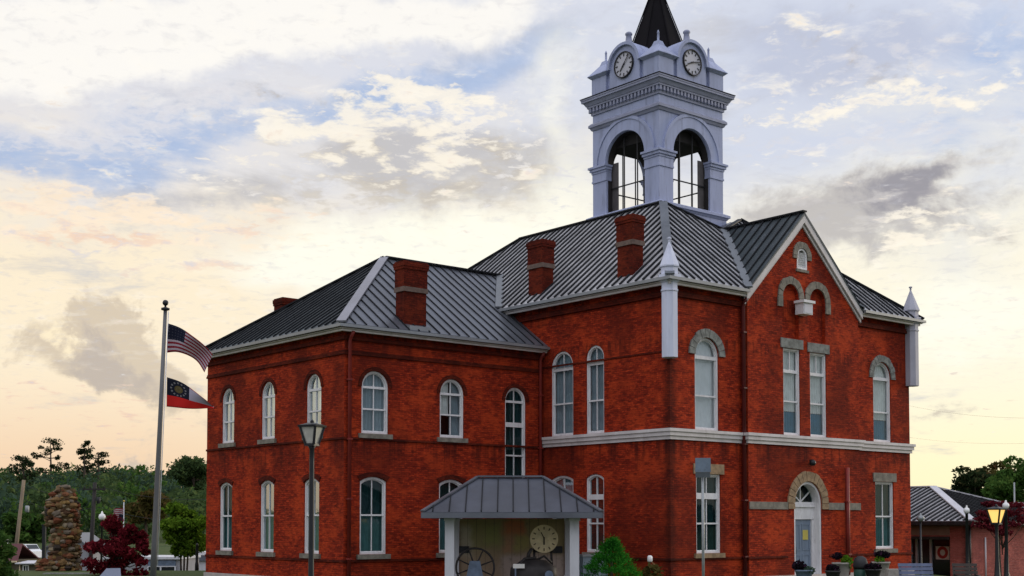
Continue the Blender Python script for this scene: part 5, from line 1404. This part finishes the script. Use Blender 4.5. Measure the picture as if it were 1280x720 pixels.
# van
def van():
    dep = 112; x = wx(33, dep); z0 = wz(699.5, dep); o = thing('parked_van', 'white van parked uphill behind the maroon-roofed house', 'van', (x, dep, z0), R(-28))
    sc = .58; L, H, W = 2.5 * sc * 1.0, 2.3 * sc, 1.0 * sc * 1.1
    m = MB(); prof = [(-L, .35 * sc), (-L, H * .93), (-L * .9, H), (L * .45, H), (L * .72, H * .68), (L * .97, H * .56), (L, .35 * sc)]
    n = len(prof); p = [(a, -W, z) for a, z in prof] + [(a, W, z) for a, z in prof]
    m.faces(p, [tuple(range(n)), tuple(range(2 * n - 1, n - 1, -1))] + [(i, i + n, (i + 1) % n + n, (i + 1) % n) for i in range(n)]); m.build('body', 'van_white', o)
    for a in (-L * .6, L * .6):
        for s in (-1, 1): m = MB(); m.tube([(a, s * W * .82, .33 * sc), (a, s * W * 1.03, .33 * sc)], .33 * sc, 14); m.build('wheel', 'rubber', o)
    m = MB(); m.box(L * .05, L * .42, -W - .012, -W + .01, H * .58, H * .87); m.build('side_window', 'dark_glass', o)
    m = MB(); m.box(-L * .55, -L * .0, -W - .012, -W + .01, H * .58, H * .87); m.build('side_window', 'dark_glass', o)
    m = MB(); m.slab([(L * .47, -W * .9, H * .965), (L * .47, W * .9, H * .965), (L * .71, W * .9, H * .71), (L * .71, -W * .9, H * .71)], -.012); m.build('windscreen', 'dark_glass', o)
    m = MB(); m.box(-L - .012, -L + .01, -W * .92, -W * .75, H * .4, H * .6); m.box(-L - .012, -L + .01, W * .75, W * .92, H * .4, H * .6); m.build('tail_light', 'tail_red', o)
    m = MB(); m.box(-L - .012, -L + .01, -W * .7, W * .7, H * .58, H * .86); m.build('rear_window', 'dark_glass', o)
    return x, dep, z0
vx, vy, vz = van()
m = MB(); m.box(vx - 5, vx + 8, vy - 1.4, vy + 2.5, vz - 2.5, vz - .002); tag(m.build('road_bank', 'asphalt'), kind='structure')
# maroon-roofed house down the slope
def small_house():
    dep = 72; x = wx(16, dep); g0 = gh(x, dep); o = thing('small_house', 'small olive-walled house with maroon roof and pale porch at lower left', 'house', (x, dep, 0))
    ze, zr = wz(700, dep), wz(680, dep); W = wx(27, dep) - wx(2, dep)
    m = MB(); m.box(-.9, .33, 0, 3, g0 - .3, ze); m.build('wall', 'olive_wall', o)
    m = MB(); m.slab([(-1.1, -.25, ze - .02), (.40, -.25, ze - .02), (.02, 1.5, zr), (-1.1, 1.5, zr)], .07); m.slab([(-1.1, 3.25, ze - .02), (.40, 3.25, ze - .02), (.02, 1.5, zr), (-1.1, 1.5, zr)], .07); m.build('roof', 'maroon_roof', o)
    m = MB(); m.box(-.9, .38, -.28, -.22, ze - .12, ze - .03); m.build('fascia', 'cream_panel', o)
    m = MB(); m.box(.34, 1.55, -.25, 2.4, g0 - .3, wz(705, dep)); m.build('porch_wall', 'olive_wall', o)
    m = MB(); zp = wz(703.5, dep); m.slab([(.36, -.5, zp), (1.66, -.5, zp), (1.3, .8, zp + .12), (.6, .8, zp + .12)], .05); m.build('porch_roof', 'post_white', o)
    for a0, a1, y0, y1 in ((.72, 1.06, 706, 718), (-.48, -.32, 704, 716)):
        yy = -.25 if a0 > 0 else 0
        m = MB(); fn = lambda a, z, d=0.0: (a, yy + d, z); zz0, zz1 = wz(y1, dep), wz(y0, dep)
        m.ring(rect(a0, a1, zz0, zz1), rect(a0 + .05, a1 - .05, zz0 + .05, zz1 - .05), -.04, .01, fn); m.box((a0 + a1) / 2 - .015, (a0 + a1) / 2 + .015, yy - .03, yy - .01, zz0 + .05, zz1 - .05); wo = m.build('window', 'white_paint', o)
        m = MB(); m.poly([fn(a, z, -.008) for a, z in rect(a0 + .04, a1 - .04, zz0 + .04, zz1 - .04)]); m.build('pane', 'dark_glass', wo)
    m = MB(); m.tube([(.58, -.34, g0), (.58, -.34, ze - .1)], .03, 6); m.build('downspout', 'cream_panel', o)
small_house()
# slender post and grey gable end behind the pillar
t = thing('grey_shed', 'pale grey gabled shed glimpsed behind the stone pillar', 'shed', (wx(92, 96), 96, gh(wx(92, 96), 96)))
zz = wz(664, 96) - t.location.z; m = MB()
m.faces([(-2.0, 0, -.3), (1.3, 0, -.3), (1.3, 0, zz - 1.3), (-.1, 0, zz - .2), (-2.0, 0, zz - 1.3), (-2.0, 4, -.3), (1.3, 4, -.3), (1.3, 4, zz - 1.3), (-.1, 4, zz - .2), (-2.0, 4, zz - 1.3)], [(0, 1, 2, 3, 4), (9, 8, 7, 6, 5), (0, 5, 6, 1), (1, 6, 7, 2), (4, 9, 5, 0)]); m.build('wall', 'grey_wall', t)
m = MB(); m.slab([(-2.2, -.3, zz - 1.42), (-.1, -.3, zz - .2), (-.1, 4.3, zz - .2), (-2.2, 4.3, zz - 1.42)], -.1); m.slab([(1.5, -.3, zz - 1.42), (-.1, -.3, zz - .2), (-.1, 4.3, zz - .2), (1.5, 4.3, zz - 1.42)], -.1); m.build('roof', 'metal_roof', t)
t = thing('dark_post', 'slim dark post hugging the left side of the stone pillar', 'post', (wx(56, 66), 66, gh(wx(56, 66), 66)))
m = MB(); zz = wz(657, 66) - t.location.z; m.box(-.08, .08, -.08, .08, -.2, zz); m.box(-.11, .11, -.11, .11, zz, zz + .06); m.build('post', 'black_iron', t)
# shopfronts between maple and courthouse
def shop():
    dep = 86; x = wx(205, dep); g0 = gh(x, dep); o = thing('shopfront', 'low dark shopfront with white frames seen under the young tree', 'shop', (x, dep, 0))
    zt = wz(699, dep); a0, a1 = wx(186, dep) - x, wx(227, dep) - x
    m = MB(); m.box(a0 - 3, a1, .06, 5, g0 - .3, zt); m.build('wall', 'grey_wall', o)
    m = MB(); m.box(a0 - 3.1, a1 + .1, -.12, 5.1, zt + .003, zt + .16); m.build('parapet', 'post_white', o)
    m = MB(); m.box(a0, a1 - .35, -.02, .055, wz(707, dep), zt - .08); m.build('sign_board', 'exhibit_blue', o)
    m = MB(); m.box(a0, a1 - .35, .0, .055, g0, wz(708.5, dep)); m.build('pane', 'dark_glass', o)
    m = MB()
    for a in (a0, a0 + .85, a1 - .36): m.box(a - .05, a + .05, -.05, -.003, g0, wz(708.5, dep))
    m.box(a0, a1 - .3, -.05, -.003, wz(708.4, dep), wz(707.2, dep)); m.build('frame', 'post_white', o)
shop()
t = thing('pale_kiosk', 'pale flat-roofed building with grey bands against the courthouse corner', 'building', (wx(246, 94), 94, 0)); g0 = gh(wx(246, 94), 94)
m = MB(); m.box(-.85, 3.5, 0, 3, g0 - .3, wz(701, 94)); m.build('wall', 'post_white', t)
m = MB(); m.box(-.95, 3.6, -.2, 3.1, wz(700.8, 94), wz(697.5, 94)); m.box(-.75, 3.4, .1, 2.9, wz(697.4, 94), wz(694, 94)); m.build('roof', 'metal_roof', t)
m = MB(); m.box(-.75, 3.4, .05, 2.95, wz(693.9, 94), wz(690, 94)); m.build('parapet', 'white_paint', t)
m = MB(); m.box(-.5, -.1, -.03, -.003, wz(713, 94), wz(704, 94)); m.build('window', 'pane_dark', t)
t = thing('dark_post', 'slim black post right of the young tree stems', 'post', (wx(247, 60), 60, gh(wx(247, 60), 60)))
m = MB(); zz = wz(682, 60) - t.location.z; m.lathe([(.09, -.1), (.09, .3), (.07, .4), (.06, zz), (.08, zz + .02), (.02, zz + .12)], (0, 0), 10); m.build('post', 'black_iron', t)
# small flag over the maple
FX = 74
t = thing('small_flagpole', 'short pale flagpole above the red maple', 'flagpole', (wx(155, FX), FX, gh(wx(155, FX), FX)))
m = MB(); zz = wz(627, FX) - t.location.z; m.tube([(0, 0, -.1), (0, 0, zz)], .03, 8); m.build('pole', 'post_white', t)
m = MB(); m.ball((0, 0, zz + .03), .06); m.build('finial', 'gold', t)
cloth_flag('small_flag', 'small US flag flying left from the short pole above the maple', 'stars_and_stripes', [(154.5, 652), (138, 651), (139, 636.5), (154.5, 636)], .05, .05, FX - .04, 2.2, .08)

# ------------------------------------------------------------------ low building at right
def low_building():
    dep = 62; x = wx(1210, dep); g0 = gh(x + 1, dep + 2)
    o = thing('low_building', 'single-storey pink brick building with hipped striped metal roof at right', 'building', (x, dep, 0), R(39.9))
    ze = wz(651, dep); OV = .45
    RL, RD, rise, ins = 9.6, 17.0, 1.80, 4.9
    zr = ze + rise; um = RL / 2
    roof('roof', [([(-OV, -OV, ze), (-OV, RD + OV, ze), (um, RD - ins, zr), (um, ins, zr)], (0, 1, 0), .1), ([(RL + OV, -OV, ze), (RL + OV, RD + OV, ze), (um, RD - ins, zr), (um, ins, zr)], (0, 1, 0), .1)], 'metal_roof_bright', .34, .06, o, wd=.11)
    roof('hip_end_roof', [([(-OV, -OV, ze), (RL + OV, -OV, ze), (um, ins, zr)], (1, 0, 0), .1)], 'metal_roof_dark', .40, .06, o)
    for a_, b_, w_ in (((-OV, -OV, ze), (um, ins, zr), .38), ((um, ins, zr), (um, RD - ins, zr), .24), ((RL + OV, -OV, ze), (um, ins, zr), .24)):
        m = MB(); capbar(m, a_, b_, w_, .06); m.build('hip_cap', 'post_white', o)
    m = MB(); chain_off(m, [(0, RD), (0, 0), (RL, 0)], ze - .20, ze - .03, OV - .02, OV + .12); m.build('gutter', 'black_iron', o)
    m = MB(); chain_off(m, [(0, RD), (0, 0), (RL, 0)], ze - .26, ze - .205, -.02, OV - .03); m.build('soffit', 'bark', o)
    # left face: porch opening between v=1.3 and v=5.2
    zo = wz(671, dep)
    w = Wall(); fL = FB(0); fF = FA(0)
    w.sheet(fL, [(0, g0 - .4), (1.0, g0 - .4), (1.0, zo), (5.6, zo), (5.6, g0 - .4), (RD, g0 - .4), (RD, ze - .2), (0, ze - .2)], [], .3)
    w.mb.poly([fL(1.0, g0 - .4), fL(1.0, zo), fL(1.0, zo, 1.2), fL(1.0, g0 - .4, 1.2)])
    w.sheet(fF, rect(0, RL, g0 - .4, ze - .2)); w.mb.poly([(RL, 0, g0), (RL, RD, g0), (RL, RD, ze - .2), (RL, 0, ze - .2)])
    w.build('wall', 'brick_pink', o)
    m = MB(); m.box(-.02, .02, 1.001, 5.7, zo + .06, ze - .27); m.build('tan_band', 'tan_wall', o)
    m = MB(); m.box(-.05, 1.2, 1.02, 5.58, zo - .14, zo - .002); m.build('porch_beam', 'wood_pole_dark', o)
    m = MB(); m.box(1.22, 1.3, 1.0, 5.6, g0 - .3, zo); m.build('back_wall', 'room_dark', o)
    m = MB(); m.box(-.04, .0, 5.02, 5.4, zo + .16, zo + .46); m.build('sign', 'cream_panel', o)
    for v in (1.45, 2.75, 3.55, 3.9):
        m = MB(); m.box(1.10, 1.18, v - .06, v + .06, g0, zo - .15); m.build('door_frame', 'post_white', o)
    m = MB(); m.box(1.19, 1.21, 1.4, 3.95, g0, zo - .2); m.build('glass_door', 'dark_glass', o)
    m = MB(); m.box(1.16, 1.185, 1.75, 2.5, wz(701, dep), wz(684, dep)); c = m.build('poster', 'paper', o)
    m = MB(); zc = wz(692, dep); n = 20; fn = FB(1.15)
    m.ring([(2.12 + .30 * math.cos(6.2832 * i / n), zc + .30 * math.sin(6.2832 * i / n)) for i in range(n)], [(2.12 + .15 * math.cos(6.2832 * i / n), zc + .15 * math.sin(6.2832 * i / n)) for i in range(n)], 0, .012, fn); m.build('poster_ring', 'poster_red', c)
    m = MB(); m.tube([(-.10, -.12, g0), (-.10, -.12, ze - .2)], .055, 8); m.build('downspout', 'black_iron', o)
    m = MB(); m.tube([(1.35, -.08, g0), (1.35, -.08, wz(672, dep))], .04, 8); m.build('conduit', 'post_white', o)
low_building()

# neighbours beyond the low building
UD = 78
t = thing('roof_unit', 'grey flat-topped plant unit showing over the low roof at right edge', 'roof unit', (wx(1276, UD), UD, gh(wx(1276, UD), UD)))
zz = wz(628, UD) - t.location.z
m = MB(); m.box(-.55, 1.2, -.6, .6, -.1, zz - .1); m.build('housing', 'galvanised', t)
m = MB(); m.box(-.66, 1.3, -.7, .7, zz - .1, zz); m.build('lid', 'metal_roof_bright', t)
t = thing('grey_mast', 'thin grey mast standing before the bright green tree at right', 'mast', (wx(1268, 74), 74, gh(wx(1268, 74), 74)))
m = MB(); zz = wz(603, 74) - t.location.z; m.tube([(0, 0, -.2), (0, 0, zz)], [.06, .045], 8); m.build('mast', 'galvanised', t)
